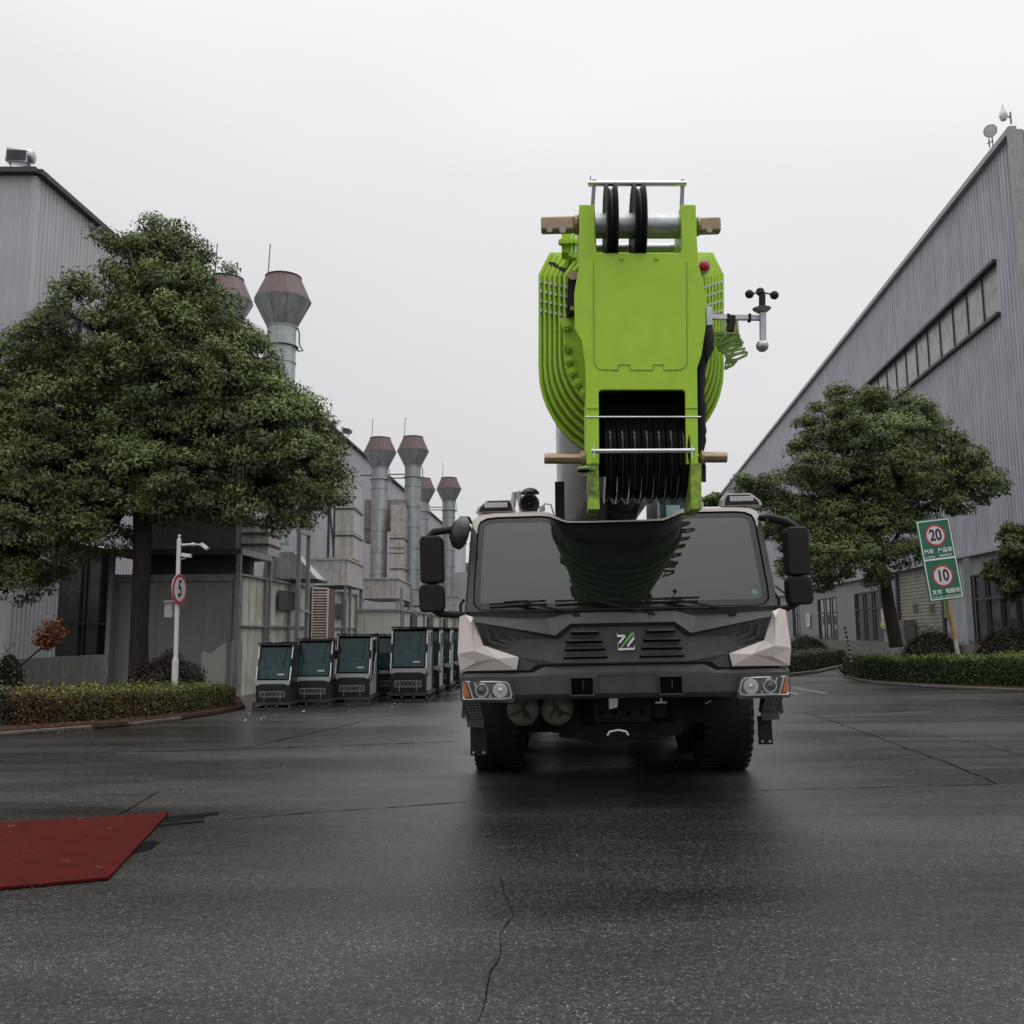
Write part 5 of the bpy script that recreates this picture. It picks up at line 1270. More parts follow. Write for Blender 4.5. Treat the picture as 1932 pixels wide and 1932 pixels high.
# last duct stand behind the crane mirror and a distant building
Y = 52; hood(W(812,1120,Y).x, W(862,1120,Y).x, Y, 0, W(850,1150,Y).z, W(850,1126,Y).z, 'far hood box on posts behind the crane mirror', dep=3)
p, q = W(850, 1062, 140), W(900, 1062, 140); tag(mk('far_building', lambda b: b.box((p.x-6,140,0),(q.x+4,150,p.z)), mat('pink_brick', (.24,.15,.13), .7)), 'distant pinkish building glimpsed left of the crane cab', 'building')
p = W(868, 1080, 120); tag(mk('far_building', lambda b: b.box((p.x-8,120,0),(p.x+22,130,p.z)), cladL), 'distant low grey building under the pinkish one, left of the crane cab', 'building')

# ================================================================== row of crane operator cabs
def make_cab():
    root = empty('crane_cab'); wd, dp = .79, 1.45; z0 = .17; h = 1.30; hw = wd/2
    # profile in y-z: front leans back towards the top
    fy = lambda z: .0 if z < .62 else (z-.62)*.30
    def bodyf(b):
        b.k = 1; b.add([(-hw,.05,z0),(hw,.05,z0),(hw,0,.55),(-hw,0,.55),(-hw,fy(.60),.60),(hw,fy(.60),.60)], [(0,1,2,3),(3,2,5,4)])
        for s in (-1, 1):
            x = s*hw; b.k = 1
            A = [(x,.05,z0),(x,0,.55),(x,fy(.60),.60),(x,fy(1.44),1.44),(x,.3,1.47),(x,dp-.1,1.47),(x,dp,1.40),(x,dp,z0)]
            b.add(A, [tuple(range(8))])
        b.k = 1; b.add([(-hw,dp,z0),(hw,dp,z0),(hw,dp,1.40),(-hw,dp,1.40),(hw,dp-.1,1.47),(-hw,dp-.1,1.47),(hw,.3,1.47),(-hw,.3,1.47),(hw,fy(1.44),1.44),(-hw,fy(1.44),1.44)], [(0,1,2,3),(3,2,4,5),(5,4,6,7),(7,6,8,9)])
        b.add([(-hw,.05,z0),(hw,.05,z0),(hw,dp,z0),(-hw,dp,z0)], [(0,1,2,3)])
    mk('cab_body', bodyf, [cabw, plastic_d], root)
    mk('windscreen', lambda b: b.add([(-hw+.05,fy(.70)-.006,.70),(hw-.05,fy(.70)-.006,.70),(hw-.05,fy(1.42)-.006,1.42),(-hw+.05,fy(1.42)-.006,1.42)], [(0,1,2,3)]), cabglass, root, fixn=False)
    mk('lower_panel', lambda b: (b.prism([(-hw+.0,.60),(hw,.60),(hw,.67),(-hw,.67)], -.012, .02), b.prism([(-hw+.03,.55),(-hw+.12,.59),(hw-.12,.59),(hw-.03,.55),(hw,.60),(-hw,.60)], -.012, .01)), cabw, root)
    def pil(b):
        for s in (-1, 1):
            b.beam((s*(hw-.005),fy(.66)-.015,.66),(s*(hw-.005),fy(.98)-.015,.98),.022,.022); b.beam((s*(hw-.005),fy(1.16)-.015,1.16),(s*(hw-.005),fy(1.45)-.015,1.45),.022,.022)
    mks('pillar_trim', pil, white, root)
    mks('pillar', lambda b: [b.beam((s*(hw-.03),fy(.66)-.008,.66),(s*(hw-.03),fy(1.44)-.008,1.44),.05,.02) for s in (-1,1)], black, root)
    def mesh(b):
        x0, x1, za, zb = -hw+.11, hw-.11, .30, .42; y = -.03
        for p, q in (((x0,za),(x1,za)),((x0,zb),(x1,zb)),((x0,za),(x0,zb)),((x1,za),(x1,zb)),((x0+.1,za-.1),(x0+.1,zb)),((x1-.1,za-.1),(x1-.1,zb))): b.beam((p[0],y,p[1]),(q[0],y,q[1]),.008,.008)
        n = 7
        for i in range(n):
            a, c_ = x0+(x1-x0)*i/n, x0+(x1-x0)*(i+1)/n; b.beam((a,y,za),(c_,y,zb),.004,.004); b.beam((a,y,zb),(c_,y,za),.004,.004)
    mk('mesh_step', mesh, steel, root)
    mk('wiper', lambda b: b.beam((hw-.14,fy(1.38)-.03,1.38),(hw-.18,fy(1.0)-.03,1.0),.012,.01), black, root)
    mk('notice', lambda b: b.box((hw-.30,fy(.80)-.02,.785),(hw-.15,fy(.80)-.012,.815)), white, root)
    def dr(b):
        x = hw+.004; b.k = 0; b.add([(x,.07,.20),(x,1.0,.20),(x,1.0,.62),(x,.98,1.44),(x,.36,1.44),(x,.05,.58)], [tuple(range(6))]); x += .002; P = [(.10,.60),(.16,.85),(.30,1.38),(.85,1.42),(.90,1.10),(.62,.86),(.50,.60)]
        b.k = 1; b.add([(x+.004,p[0]+.03,p[1]) for p in P], [tuple(range(7))])
        b.k = 0
        for p, q in zip(P, P[1:]+P[:1]): b.beam((x+.006,p[0]+.03,p[1]),(x+.006,q[0]+.03,q[1]),.016,.016)
        b.beam((x,.08,.22),(x,.95,.22),.012,.014); b.beam((x,.95,.22),(x,.95,1.42),.012,.014); b.k = 1; b.box((x,.18,.50),(x+.02,.23,.56))
    mk('door', dr, [cabw, windark], root, fixn=True)
    def rack(b):
        z = 1.50
        for s in (-1, 1): b.beam((s*hw,.12,z),(s*hw,1.3,z+.02),.025,.025); b.beam((s*hw,.2,1.45),(s*hw,.2,z),.02); b.beam((s*hw,1.2,1.45),(s*hw,1.2,z),.02)
        for y in (.12, .5, .9, 1.3): b.beam((-hw,y,z),(hw,y,z),.025,.025)
        b.box((-hw+.02,.2,1.465),(hw-.02,1.3,1.475))
    mk('roof_rack', rack, black, root)
    def pal(b):
        for z in (.03, .15):
            for y in (-.04, dp): b.beam((-hw-.05,y,z),(hw+.05,y,z),.05,.05)
            for s in (-1, 1): b.beam((s*(hw+.03),-.04,z),(s*(hw+.03),dp,z),.05,.05)
        for s in (-1, -.3, .3, 1): b.beam((s*(hw+.02),-.04,.03),(s*(hw+.02),-.04,.15),.05,.05)
        for y in (.35,.75,1.1,dp): b.beam((hw+.03,y,.03),(hw+.03,y,.15),.05,.05)
    mk('pallet_frame', pal, mat('pallet_steel', (.045,.04,.038), .6), root)
    return root
cab0 = make_cab()
rows = [(479, 547, 1341, 0, 'front row operator cab nearest the end of the reddish hedge'), (555, 623, 1336, .03, 'front row operator cab between the hedge-end cab and the one showing its door'), (630, 697, 1332, .0, 'front row operator cab in mid row with its pale grey door side showing'),
        (735, 804, 1325, -.02, 'front row operator cab nearest the crane truck bumper')]
spots = []
for a, c_, y, rz, lab in rows:
    g0, g1 = G(a, y+0), G(c_, y-2); spots.append(((g0.x+g1.x)/2, (g0.y+g1.y)/2, rz, abs(g1.x-g0.x)/.76, lab))
s3 = spots[2]; s4 = spots[3]
spots += [(s3[0]+.10+.35*1.0, s3[1]+1.9, 0, s3[3], 'operator cab half hidden just behind the mid-row cab showing its door'), (s3[0]+.35, s3[1]+3.9, 0, s3[3], 'dark operator cab deepest in the gap left of the bumper-end cab')]
for i, dx in enumerate((.12, .24, .36)): spots.append((s4[0]+dx*1.25, s4[1]+1.75*(i+1), 0, s4[3], ('operator cab directly behind the one nearest the crane bumper', 'operator cab third back in the rank by the crane bumper', 'rearmost operator cab, partly covered by the crane bumper')[i]))
spots += [(spots[0][0]-.1, spots[0][1]+1.9, 0, spots[0][3], 'operator cab in the gap behind the cab at the hedge end')]
for i, (x, y, rz, s, lab) in enumerate(spots):
    o = cab0 if i == 0 else copy_tree(cab0)
    o.location = (x, y, 0); o.rotation_euler.z = rz; s *= (1, 1, 1, 1.0, 1, 1, 1, 1, 1, 1)[i]; o.scale = (s*.99, s, s*(1.0, 1.02, 1.06, 1.06, 1.05, 1.05, 1.06, 1.06, 1.06, 1)[i])
    tag(o, lab, 'operator cab', 'new crane cabs parked in a row')
cabs_ = [o for o in COL.objects if o.name.startswith('crane_cab')]
for o in cabs_:
    if abs(o.location.x-spots[0][0]) < .01 and abs(o.location.y-spots[0][1]) < .01 or abs(o.location.x-spots[1][0]) < .01 and abs(o.location.y-spots[1][1]) < .01 or o.location.y == spots[9][1]:
        for ch in o.children:
            if ch.name.startswith('door'):      # these cabs get a darker door colour
                ch.data = ch.data.copy(); ch.data.materials[0] = plastic_d

# ================================================================== signs and poles
def speedpole():
    Y = 18.9; base = W(330, 1307, Y); top = W(338, 1017, Y); x = (base.x+top.x)/2
    root = empty('sign_pole', (base.x, Y, 0)); tag(root, 'slim white pole with a round 5 sign and cameras, in the left hedge', 'sign pole')
    P = lambda px, py: (W(px, py, Y).x-base.x, W(px, py, Y).z)
    t = P(338, 1017)
    mk('pole', lambda b: (b.tube([(0,0,-.0),(P(331,1245)[0],0,P(331,1245)[1])], .066, 14), b.tube([(P(331,1246)[0],0,P(331,1246)[1]-.03),(P(331.5,1240)[0],0,P(331.5,1240)[1])], [.066,.047], 14), b.tube([(P(331.5,1241)[0],0,P(331.5,1241)[1]),(t[0],0,t[1])], .045, 14), b.tube([(t[0],0,t[1]),(t[0]+.005,0,t[1]+.05)], .025, 10), b.lathe([(.001,.0),(.035,.01),(.03,.03),(.001,.05)], (t[0]+.005,0,t[1]+.05), 'z', 12)), white, root, smooth=40)
    c = P(339, 1112.4); a = math.radians(84); Rr = .325
    d = empty('speed_sign'); bpy.data.objects.remove(d)
    Mx = Matrix.Translation((c[0]+.03,-.10,c[1])) @ Matrix.Rotation(a, 4, 'Z') @ Matrix.Rotation(0, 4, 'X')
    def disc(b):
        b.mark(); b.k = 0; b.lathe([(Rr,.012),(Rr,-.006)], (0,0,0), 'y', 44); b.xf(Mx)
        b.mark(); b.k = 1; b.lathe([(Rr-.008,-.008),(Rr*.74,-.010)], (0,0,0), 'y', 44); b.xf(Mx)
        b.mark(); b.k = 2; b.lathe([(Rr*.76,-.012),(.001,-.013)], (0,0,0), 'y', 44); b.xf(Mx)
    sd_ = mk('speed_disc', disc, [mat('sign_edge', (.5,.4,.4), .5), sred, swhite], root)
    pos = Mx @ Vector((0,-.016,0))
    tx = textmesh('5', Rr*1.5, sblack, 'numeral', sd_, pos, (PI/2, 0, a), .012, .72)
    def lampa(b):
        p, q, r_, s_ = P(339,1028), P(362,1027), P(375,1027.5), P(379,1029)
        b.tube([(p[0],0,p[1]),(q[0],0,q[1])], .022, 10); b.tube([(q[0],0,q[1]),(q[0]+.05,0,q[1])], .04, 12); b.tube([(q[0]+.05,0,q[1]),(r_[0],0,r_[1]),(s_[0],0,s_[1])], .018, 8)
        for f in (.25,.5): b.tube([(p[0]+(q[0]-p[0])*f,0,p[1]),(p[0]+(q[0]-p[0])*f+.03,0,p[1])], .027, 10)
    mk('arm', lampa, white, root, smooth=40)
    def fl(b):
        p = P(385, 1031); b.mark(); b.box((-.09,-.06,-.035),(.09,.06,.035)); b.xf(Matrix.Translation((p[0]+.01,0,p[1])) @ Matrix.Rotation(math.radians(38), 4, 'Y'))
    mk('camera_body', fl, white, root, bevel=.01)
    def cm(b):
        p = P(352, 1047.5); b.mark(); b.box((-.10,-.05,-.04),(.10,.05,.035)); b.xf(Matrix.Translation((p[0],0,p[1])) @ Matrix.Rotation(math.radians(8), 4, 'Y'))
        q = P(340, 1055); r_ = P(351, 1053); b.tube([(q[0],0,q[1]),(r_[0],0,r_[1]),(r_[0]+.01,0,r_[1]+.05)], .014, 8)
    mk('camera_body', cm, white, root, bevel=.006)
    def bx(b):
        p = P(319, 1150); b.box((p[0]-.09,-.02,p[1]-.16),(p[0]+.07,.14,p[1]+.15)); b.prism([(p[0]-.14,p[1]+.15),(p[0]+.08,p[1]+.15),(p[0]+.06,p[1]+.19),(p[0]-.05,p[1]+.19)], -.05, .17); b.beam((p[0],.05,p[1]-.1),(.02,.05,p[1]-.1),.02)
    mk('control_box', bx, mat('box_grey', (.40,.40,.39), .5), root)
speedpole()
def bigsign():
    Y = 26.6; base = W(1812, 1245, Y); tilt = math.radians(-6.9); root = empty('speed_limit_sign', (base.x, Y, 0)); sc__ = Y/FOC
    root.rotation_euler = (0, tilt, math.radians(4)); tag(root, 'tilted green speed limit board reading 20 and 10 on a rusty post', 'sign')
    h0 = .72
    zb = h0+(1245-1129)*sc__*1.0; w_, h_ = 68*sc__, 154*sc__; cx = -.06; 
    root.location.z = base.z-h0-.05; root.location.x += h0*math.sin(-tilt)*0+.08
    mk('post', lambda b: (setattr(b,'k',0), b.tube([(0,.06,0),(0,.06,zb+.5)], .06, 14), setattr(b,'k',1), b.tube([(0,.06,zb-1.15),(0,.06,zb+1.9)], .072, 14)), [mat('pale_post', (.42,.42,.38), .5), yellow], root, smooth=40)
    bd = mk('sign_board', lambda b: b.box((cx-w_/2,-.02,zb),(cx+w_/2,.02,zb+h_)), sgreen, root, bevel=.012)
    def brd(b):
        i = .035; x0, x1, z0, z1 = cx-w_/2+i, cx+w_/2-i, zb+i, zb+h_-i; t = .03
        for a, c_ in (((x0,z0),(x1,z0+t)),((x0,z1-t),(x1,z1)),((x0,z0+t),(x0+t,z1-t)),((x1-t,z0+t),(x1,z1-t)),((x0+t,zb+h_*.495),(x1-t,zb+h_*.515))): b.box((a[0],-.026,a[1]),(c_[0],-.02,c_[1]))
    mk('white_border', brd, white2, bd)
    for zc_, s in ((zb+h_*.795,'20'),(zb+h_*.295,'10')):
        mk('red_ring', lambda b: b.lathe([(.328,-.024),(.26,-.026)], (cx,0,zc_), 'y', 44), sred, bd, fixn=False)
        mk('white_disc', lambda b: b.lathe([(.272,-.026),(.001,-.027)], (cx,0,zc_), 'y', 44), swhite, bd, fixn=False)
        textmesh(s, .47, sblack, 'numeral', bd, (cx, -.031, zc_), (PI/2, 0, 0), .012, .80)
    def tx(s, size, xx, zz, bold=.004): textmesh(s, size, white2, 'lettering', bd, (cx+xx, -.029, zb+zz*h_), (PI/2, 0, 0), bold)
    tx('汽车', .155, -.29, .603, .003); tx('产品车', .155, .21, .603, .003); tx('AUTOMOBILE', .058, -.30, .537, .001); tx('PRODUCT', .085, .20, .540, .002)
    tx('叉车', .155, -.27, .103, .003); tx('电瓶车', .155, .22, .103, .003); tx('FORK CAR', .062, -.27, .045, .001); tx('ELECTRIC CELL CAR', .056, .21, .045, .001)
bigsign()
def spost():
    p = W(1606, 1245, 28.5); q = W(1594, 1183, 28.5); b0 = V(p.x, 28.5, 0); root = empty('striped_post', (p.x, 28.5, p.z-.25)); tag(root, 'thin yellow and black striped post leaning over the right hedge', 'post')
    d = (q-p); n = 15
    mk('post', lambda b: [ (setattr(b, 'k', i % 2), b.tube([V(0,0,.25)+d*(i/n)-V(0,0,.0), V(0,0,.25)+d*((i+1)/n)], .036, 10)) for i in range(-2, n)], [black, duly], root)
    root.location.z = p.z-.25
spost()

# ================================================================== planting
def kerb(name, pts, m, z=.10, wd=.14):
    b = MB(); 
    for a, c_ in zip(pts, pts[1:]): b.beam((a.x,a.y,z/2),(c_.x,c_.y,z/2),wd,z)
    o = b.build(name, m, bevel=.015); o['kind'] = 'structure'
lk = [G(-400,1425), G(-120,1398), G(70,1383), G(173,1375), G(244,1370), G(337,1358), G(395,1350), G(455,1338)]
kerb('kerb', lk[:4], mat('pale_kerb', (.10,.09,.082), .7, var=.25, scale=5, bump=.3), .06); kerb('kerb', lk[4:6], MATS['pale_kerb'], .06); kerb('kerb', lk[3:5], soil, .05); kerb('kerb', lk[5:], soil, .05)
def bed(name, poly, z):
    b = MB(); b.zprism([(p.x,p.y) for p in poly], 0, z); o = b.build(name, soil); o['kind'] = 'structure'
soil = mat('reddish_soil', (.060,.032,.022), .95, var=.3, scale=10, bump=.6, bscale=25, spec=.1)
bed('planting_bed', [p+V(.05,.1,0) for p in lk]+[V(-6.6,21.9,0), V(-12,23.9,0), V(-30,24,0)], .07)
rk = [G(1580,1262), G(1596,1279), G(1660,1291), G(1760,1298), G(1932,1305), G(2300,1310)]
kerb('kerb', rk, kerbm, .07)
bed('planting_bed', [p+V(0,.12,0) for p in rk]+[V(26,31.5,0), V(17.8,32.5,0), V(14,35,0)], .07)
rk2 = [G(1470,1278), G(1540,1270), G(1590,1258)]
kerb('kerb', rk2, kerbm)

import numpy as np
def leaves(name, pts, nrm, cols, size, mats, parent=None, aspect=.42, core_fn=None, seed=1):
    rg = np.random.default_rng(seed); n = len(pts); P = np.asarray(pts, float); N = np.asarray(nrm, float)
    N = N+rg.normal(0, .55, N.shape); N /= np.linalg.norm(N, axis=1)[:, None]
    T = rg.normal(0, 1, N.shape)+np.array([0, 0, -.6]); T -= N*(T*N).sum(1)[:, None]; T /= np.linalg.norm(T, axis=1)[:, None]; B = np.cross(N, T)
    s = size*rg.uniform(.6, 1.3, n)[:, None]; w_ = s*aspect
    v = np.stack([P-T*s*.5, P+B*w_*.5, P+T*s*.5+N*s*-.12, P-B*w_*.5], 1).reshape(-1, 3)
    cv, cf = [], []
    if core_fn:
        cb = MB(); core_fn(cb); cv = cb.v; cf = cb.f
    me = bpy.data.meshes.new(name); o0 = len(v)
    allv = np.concatenate([v, np.asarray(cv, float).reshape(-1, 3)]) if cv else v
    me.vertices.add(len(allv)); me.vertices.foreach_set('co', allv.ravel())
    loops = list(range(4*n)); starts = list(range(0, 4*n, 4)); tot = [4]*n
    for f in cf: starts.append(len(loops)); tot.append(len(f)); loops += [o0+i for i in f]
    me.loops.add(len(loops)); me.loops.foreach_set('vertex_index', loops)
    me.polygons.add(len(starts)); me.polygons.foreach_set('loop_start', starts); me.polygons.foreach_set('loop_total', tot)
    mi = np.zeros(len(starts), int); mi[n:] = 1; me.polygons.foreach_set('material_index', mi)
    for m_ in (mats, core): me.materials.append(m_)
    me.update(calc_edges=True); me.validate()
    ca = me.color_attributes.new('Col', 'FLOAT_COLOR', 'POINT'); C = np.ones((len(allv), 4)); C[:4*n, :3] = np.repeat(np.asarray(cols, float), 4, 0); ca.data.foreach_set('color', C.ravel())
    o = bpy.data.objects.new(name, me); COL.objects.link(o)
    if parent: o.parent = parent
    return o
def crown_points(lobes, Y, rg, dens=1.0, depth=1.0, cr_=.33, per=46):
    """lobes (px, py, r px) -> leaf points, normals, colours; each lobe is a cluster of leafy sprays"""
    P, N, C = [], [], []
    cxm = sum(l[0] for l in lobes)/len(lobes); sc1 = Y/FOC
    for (px, py, r) in lobes:
        R_ = r*sc1; tint = rg.uniform(.72, 1.35); yb = rg.uniform(-.12, .2)
        copies = [(-.55*R_-.3*depth, 1), (.5*R_+.5*depth, .7)] if R_ > .45 else [(0, 1)]
        for dy, frac in copies:
            dy += rg.normal(0, .35)*depth; c = np.array(W(px, py, Y)); c[1] += dy
            k = Y/(Y+dy); c[0] /= k if False else 1
            n = int(26*dens*frac*(R_/cr_)**2*.30)+2
            d = rg.normal(0, 1, (n, 3))+np.array([0, 0, .55]); d /= np.linalg.norm(d, axis=1)[:, None]; rad = R_*np.where(rg.uniform(0, 1, n) < .1, rg.uniform(1.0, 1.16, n), rg.uniform(.55, .98, n))[:, None]
            sc = c+d*rad*np.array([1, .9, .88])
            for q, dn in zip(sc, d):
                cr1 = cr_*rg.uniform(.6, 1.25); m_ = int(per*1.9*(cr1/cr_)**2*rg.uniform(.8, 1.2))
                e = rg.normal(0, 1, (m_, 3)); e /= np.linalg.norm(e, axis=1)[:, None]; e = e*rg.uniform(.25, 1.0, m_)[:, None]**.6
                e[:, 2] -= .35*(e[:, 0]**2+e[:, 1]**2)
                P.append(q+e*cr1*np.array([1, 1, .55])); N.append(e*.8+dn*.5+np.array([0, -.05, .5]))
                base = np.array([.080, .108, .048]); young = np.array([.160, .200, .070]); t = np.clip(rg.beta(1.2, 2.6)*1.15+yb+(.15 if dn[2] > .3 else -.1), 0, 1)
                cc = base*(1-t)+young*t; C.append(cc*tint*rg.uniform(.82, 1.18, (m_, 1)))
    return np.concatenate(P), np.concatenate(N), np.concatenate(C)
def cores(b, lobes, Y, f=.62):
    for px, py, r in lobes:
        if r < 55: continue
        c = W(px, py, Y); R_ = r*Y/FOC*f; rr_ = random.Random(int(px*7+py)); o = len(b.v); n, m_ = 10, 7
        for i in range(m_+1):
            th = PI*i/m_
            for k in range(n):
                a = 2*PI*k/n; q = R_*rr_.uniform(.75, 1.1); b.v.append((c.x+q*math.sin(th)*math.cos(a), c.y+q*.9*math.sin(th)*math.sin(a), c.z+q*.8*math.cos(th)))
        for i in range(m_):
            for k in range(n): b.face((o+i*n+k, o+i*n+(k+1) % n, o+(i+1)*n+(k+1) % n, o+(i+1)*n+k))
def tree(name, label, lobes, Y, trunk, limbs, dens, seed, size=.13, cr_=.33, per=46, dim=1.0, white_to=None, depth=1.0, group=None):
    b0 = trunk[0][0]; root = empty(name, (b0.x, b0.y, 0)); off = V(b0.x, b0.y, 0); tag(root, label, 'tree', group)
    def tr(b):
        b.k = 0; b.tube([p-off for p, r in trunk], [r for p, r in trunk], 14)
        for lm in limbs: b.tube([p-off for p, r in lm], [r for p, r in lm], 8)
    mk('trunk', tr, bark, root, smooth=50)
    if white_to: mk('whitewash', lambda b: b.tube([trunk[0][0]-off, trunk[0][0].lerp(trunk[1][0], white_to)-off], [trunk[0][1]+.012, trunk[0][1]*.9+.012], 14), lime, root, smooth=50)
    rg = np.random.default_rng(seed); P, N, C = crown_points(lobes, Y, rg, dens, depth, cr_, per)
    P = P-np.array(off); C = C*dim
    def cf(b):
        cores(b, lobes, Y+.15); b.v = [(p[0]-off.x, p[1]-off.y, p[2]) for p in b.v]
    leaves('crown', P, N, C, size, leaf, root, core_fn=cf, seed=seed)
    return root
YT = 20.6
lobL = [(262,448,32),(310,456,38),(345,470,38),(232,475,26),(285,500,50),(345,520,52),(402,505,18),(437,518,10),(240,540,48),(300,570,70),(380,575,60),(200,612,55),(270,640,75),(350,650,85),(430,625,50),(468,660,48),(150,650,50),(95,665,45),(30,685,45),(160,720,80),(250,730,80),(350,740,90),(440,730,70),(505,720,40),(60,740,70),(0,760,70),
        (530,755,50),(140,800,80),(240,820,70),(330,830,85),(430,820,80),(520,815,70),(575,790,45),(600,830,45),(30,830,80),(90,880,80),(190,890,80),(300,900,75),(400,905,75),(500,890,75),(590,885,60),(625,895,28),(560,950,50),(480,955,48),(400,955,42),(200,965,60),(100,970,80),(0,930,80),(40,1030,70),(130,1030,50),(200,1010,40),(0,1090,55),(60,1085,45),(-80,800,90),(-90,950,110),(-80,1060,80),(625,945,30),(575,985,25),(530,985,22),(300,950,50)]
tb = W(262, 1285, YT); tb.z = .05
tree('broadleaf_tree', 'largest bushy evergreen tree, dark trunk standing before the grey-green booth', lobL, YT,
     [(tb, .23), (W(263,1180,YT), .195), (W(268,1060,YT), .195), (W(270,960,YT), .22), (W(272,850,YT), .20), (W(285,700,YT), .13), (W(295,520,YT), .05)],
     [[(W(268,985,YT), .13), (W(330,965,YT), .11), (W(430,955,YT-.5), .07), (W(530,930,YT-1), .03)], [(W(270,950,YT), .13), (W(200,900,YT+.5), .1), (W(110,850,YT+1), .05)], [(W(272,900,YT), .13), (W(350,820,YT-1), .09), (W(450,740,YT-1), .04)], [(W(272,860,YT), .12), (W(180,760,YT-1), .08), (W(60,720,YT-1), .03)]],
     1.0, 11, size=.10)
YR_T = 29.0
lobR = [(1640,755,28),(1600,780,32),(1560,770,28),(1680,765,30),(1720,780,30),(1530,800,25),(1545,840,38),(1610,840,55),(1680,830,50),(1745,805,28),(1765,800,14),(1770,850,38),(1500,850,22),(1520,900,45),(1590,920,60),(1670,910,60),(1740,900,50),(1800,880,35),(1840,890,28),(1860,910,22),(1830,930,38),(1770,950,35),(1560,985,55),(1640,990,60),(1600,1050,50),(1530,1050,40),(1680,1050,38),(1710,990,30),(1560,1095,25),(1640,1095,22),(1500,980,40),(1460,950,30),(1440,920,28),(1410,920,22),(1395,910,16),(1480,1010,35),(1490,1070,25)]
tb = W(1697, 1250, YR_T); tb.z = .05
tree('broadleaf_tree', 'evergreen tree with a leaning limewashed trunk in front of the roller door', lobR, YR_T,
     [(tb, .25), (W(1690,1215,YR_T), .21), (W(1678,1150,YR_T), .20), (W(1668,1085,YR_T), .17), (W(1655,1055,YR_T), .13), (W(1640,960,YR_T), .09), (W(1640,840,YR_T), .04)],
     [[(W(1662,1070,YR_T), .09), (W(1640,1055,YR_T), .07), (W(1600,1030,YR_T), .05), (W(1540,980,YR_T), .03)], [(W(1660,1065,YR_T), .09), (W(1700,1000,YR_T), .06), (W(1790,920,YR_T), .03)]],
     1.0, 12, size=.115, white_to=.9)
lobE = [(1925,1010,25),(1905,1040,25),(1935,1060,35),(1900,1085,22),(1920,1110,25),(1890,1070,14),(1950,1010,30),(1960,1090,40)]
tb = W(1955, 1250, 27.5); tb.z = 0
tree('small_tree', 'small evergreen tree cut by the right edge behind the speed sign', lobE, 27.5, [(tb, .12), (W(1950,1100,27.5), .09), (W(1950,1020,27.5), .04)], [[(W(1950,1110,27.5), .05), (W(1915,1060,27.5), .02)]], 1.2, 13, size=.13, cr_=.3, dim=.6)
# conifer peeking over the cab roof, far behind
lobF = [(1340,942,7),(1352,938,6),(1330,948,5),(1346,950,9),(1345,985,24),(1325,1010,28),(1368,1012,28),(1345,1040,34),(1318,1050,26),(1375,1055,26)]
tb = W(1345, 1200, 60); tb.z = 0
tree('far_tree', 'tiny far tree top showing just left of the right roof lamp of the cab', lobF, 60, [(tb, .3), (W(1345,960,60), .1)], [], 1.1, 14, size=.22, cr_=.4, depth=.3)

def fallen():
    rg = np.random.default_rng(77); P = []
    for a, c, n in ((lk[2], lk[3], 500), (lk[3], lk[5], 260), (lk[0], lk[2], 300), (lk[5], lk[7], 120)):
        t = rg.uniform(0, 1, n)[:, None]; off = rg.normal(.12, .22, n)[:, None]; A, B_ = np.array(a), np.array(c); d = (B_-A)/np.linalg.norm(B_-A); s = np.array([-d[1], d[0], 0])
        p = A+(B_-A)*t+s*off; p[:, 2] = np.where(off[:, 0] > .02, .085, .012)+rg.uniform(0, .012, n); P.append(p)
    P = np.concatenate(P); n = len(P); u = rg.uniform(0, 1, (n, 1)); C = np.array([.13,.045,.025])*u+np.array([.07,.045,.02])*(1-u)
    o = leaves('fallen_leaves', P, np.tile([0, 0, 3.5], (n, 1)), C, .045, leaf, None, .5, None, 9); tag(o, 'rust brown fallen leaves strewn along the kerb under the reddish hedge', 'leaves', kind='stuff')
fallen()
def bush(name, label, px, pyb, rpx, hpx, Y, col, col2, seed, n=4200, size=.06, cat='bush'):
    c = W(px, pyb, Y); rx = rpx*Y/FOC; zt = W(px, pyb-hpx, Y).z; root_z = 0.05; h = zt-root_z
    rg = np.random.default_rng(seed); th = rg.uniform(0, 2*PI, n); ph = np.arccos(rg.uniform(-.0, 1, n)); 
    D = np.stack([np.sin(ph)*np.cos(th), np.sin(ph)*np.sin(th), np.cos(ph)], 1)
    lump = 1+.05*np.sin(D[:,0]*9+seed)+.05*np.sin(D[:,1]*11)+.04*np.sin(D[:,2]*13)
    sup_ = np.where(D[:,2:]>0, D*np.array([1,1,1]), D)
    P = D*np.array([rx, rx, h])*(lump*rg.uniform(.86, 1.04, n))[:, None]
    low = rg.uniform(0, 1, n) < .25; P[low, 2] *= rg.uniform(0, 1, low.sum())
    t = rg.uniform(0, 1, (n, 1)); C = (np.array(col)*(1-t)+np.array(col2)*t)*rg.uniform(.6, 1.4, (n, 1))
    def cf(b):
        o = len(b.v); a_, m_ = 14, 6
        for i in range(m_+1):
            p = PI/2*i/m_
            for k in range(a_): q = 2*PI*k/a_; b.v.append((rx*.92*math.sin(p)*math.cos(q), rx*.92*math.sin(p)*math.sin(q), h*.93*math.cos(p)))
        for i in range(m_):
            for k in range(a_): b.face((o+i*a_+k, o+i*a_+(k+1) % a_, o+(i+1)*a_+(k+1) % a_, o+(i+1)*a_+k))
    o = leaves(name, P, D+np.array([0,0,.3]), C, size, leaf, None, .5, cf, seed); o.location = (c.x, Y, root_z); tag(o, label, cat); return o
purp, purp2 = (.035,.022,.022), (.06,.045,.04)
bush('round_bush', 'clipped dark purple dome bush by the foot of the left tree', 315, 1305, 72, 70, 19.6, purp, purp2, 1, 16000, .055)
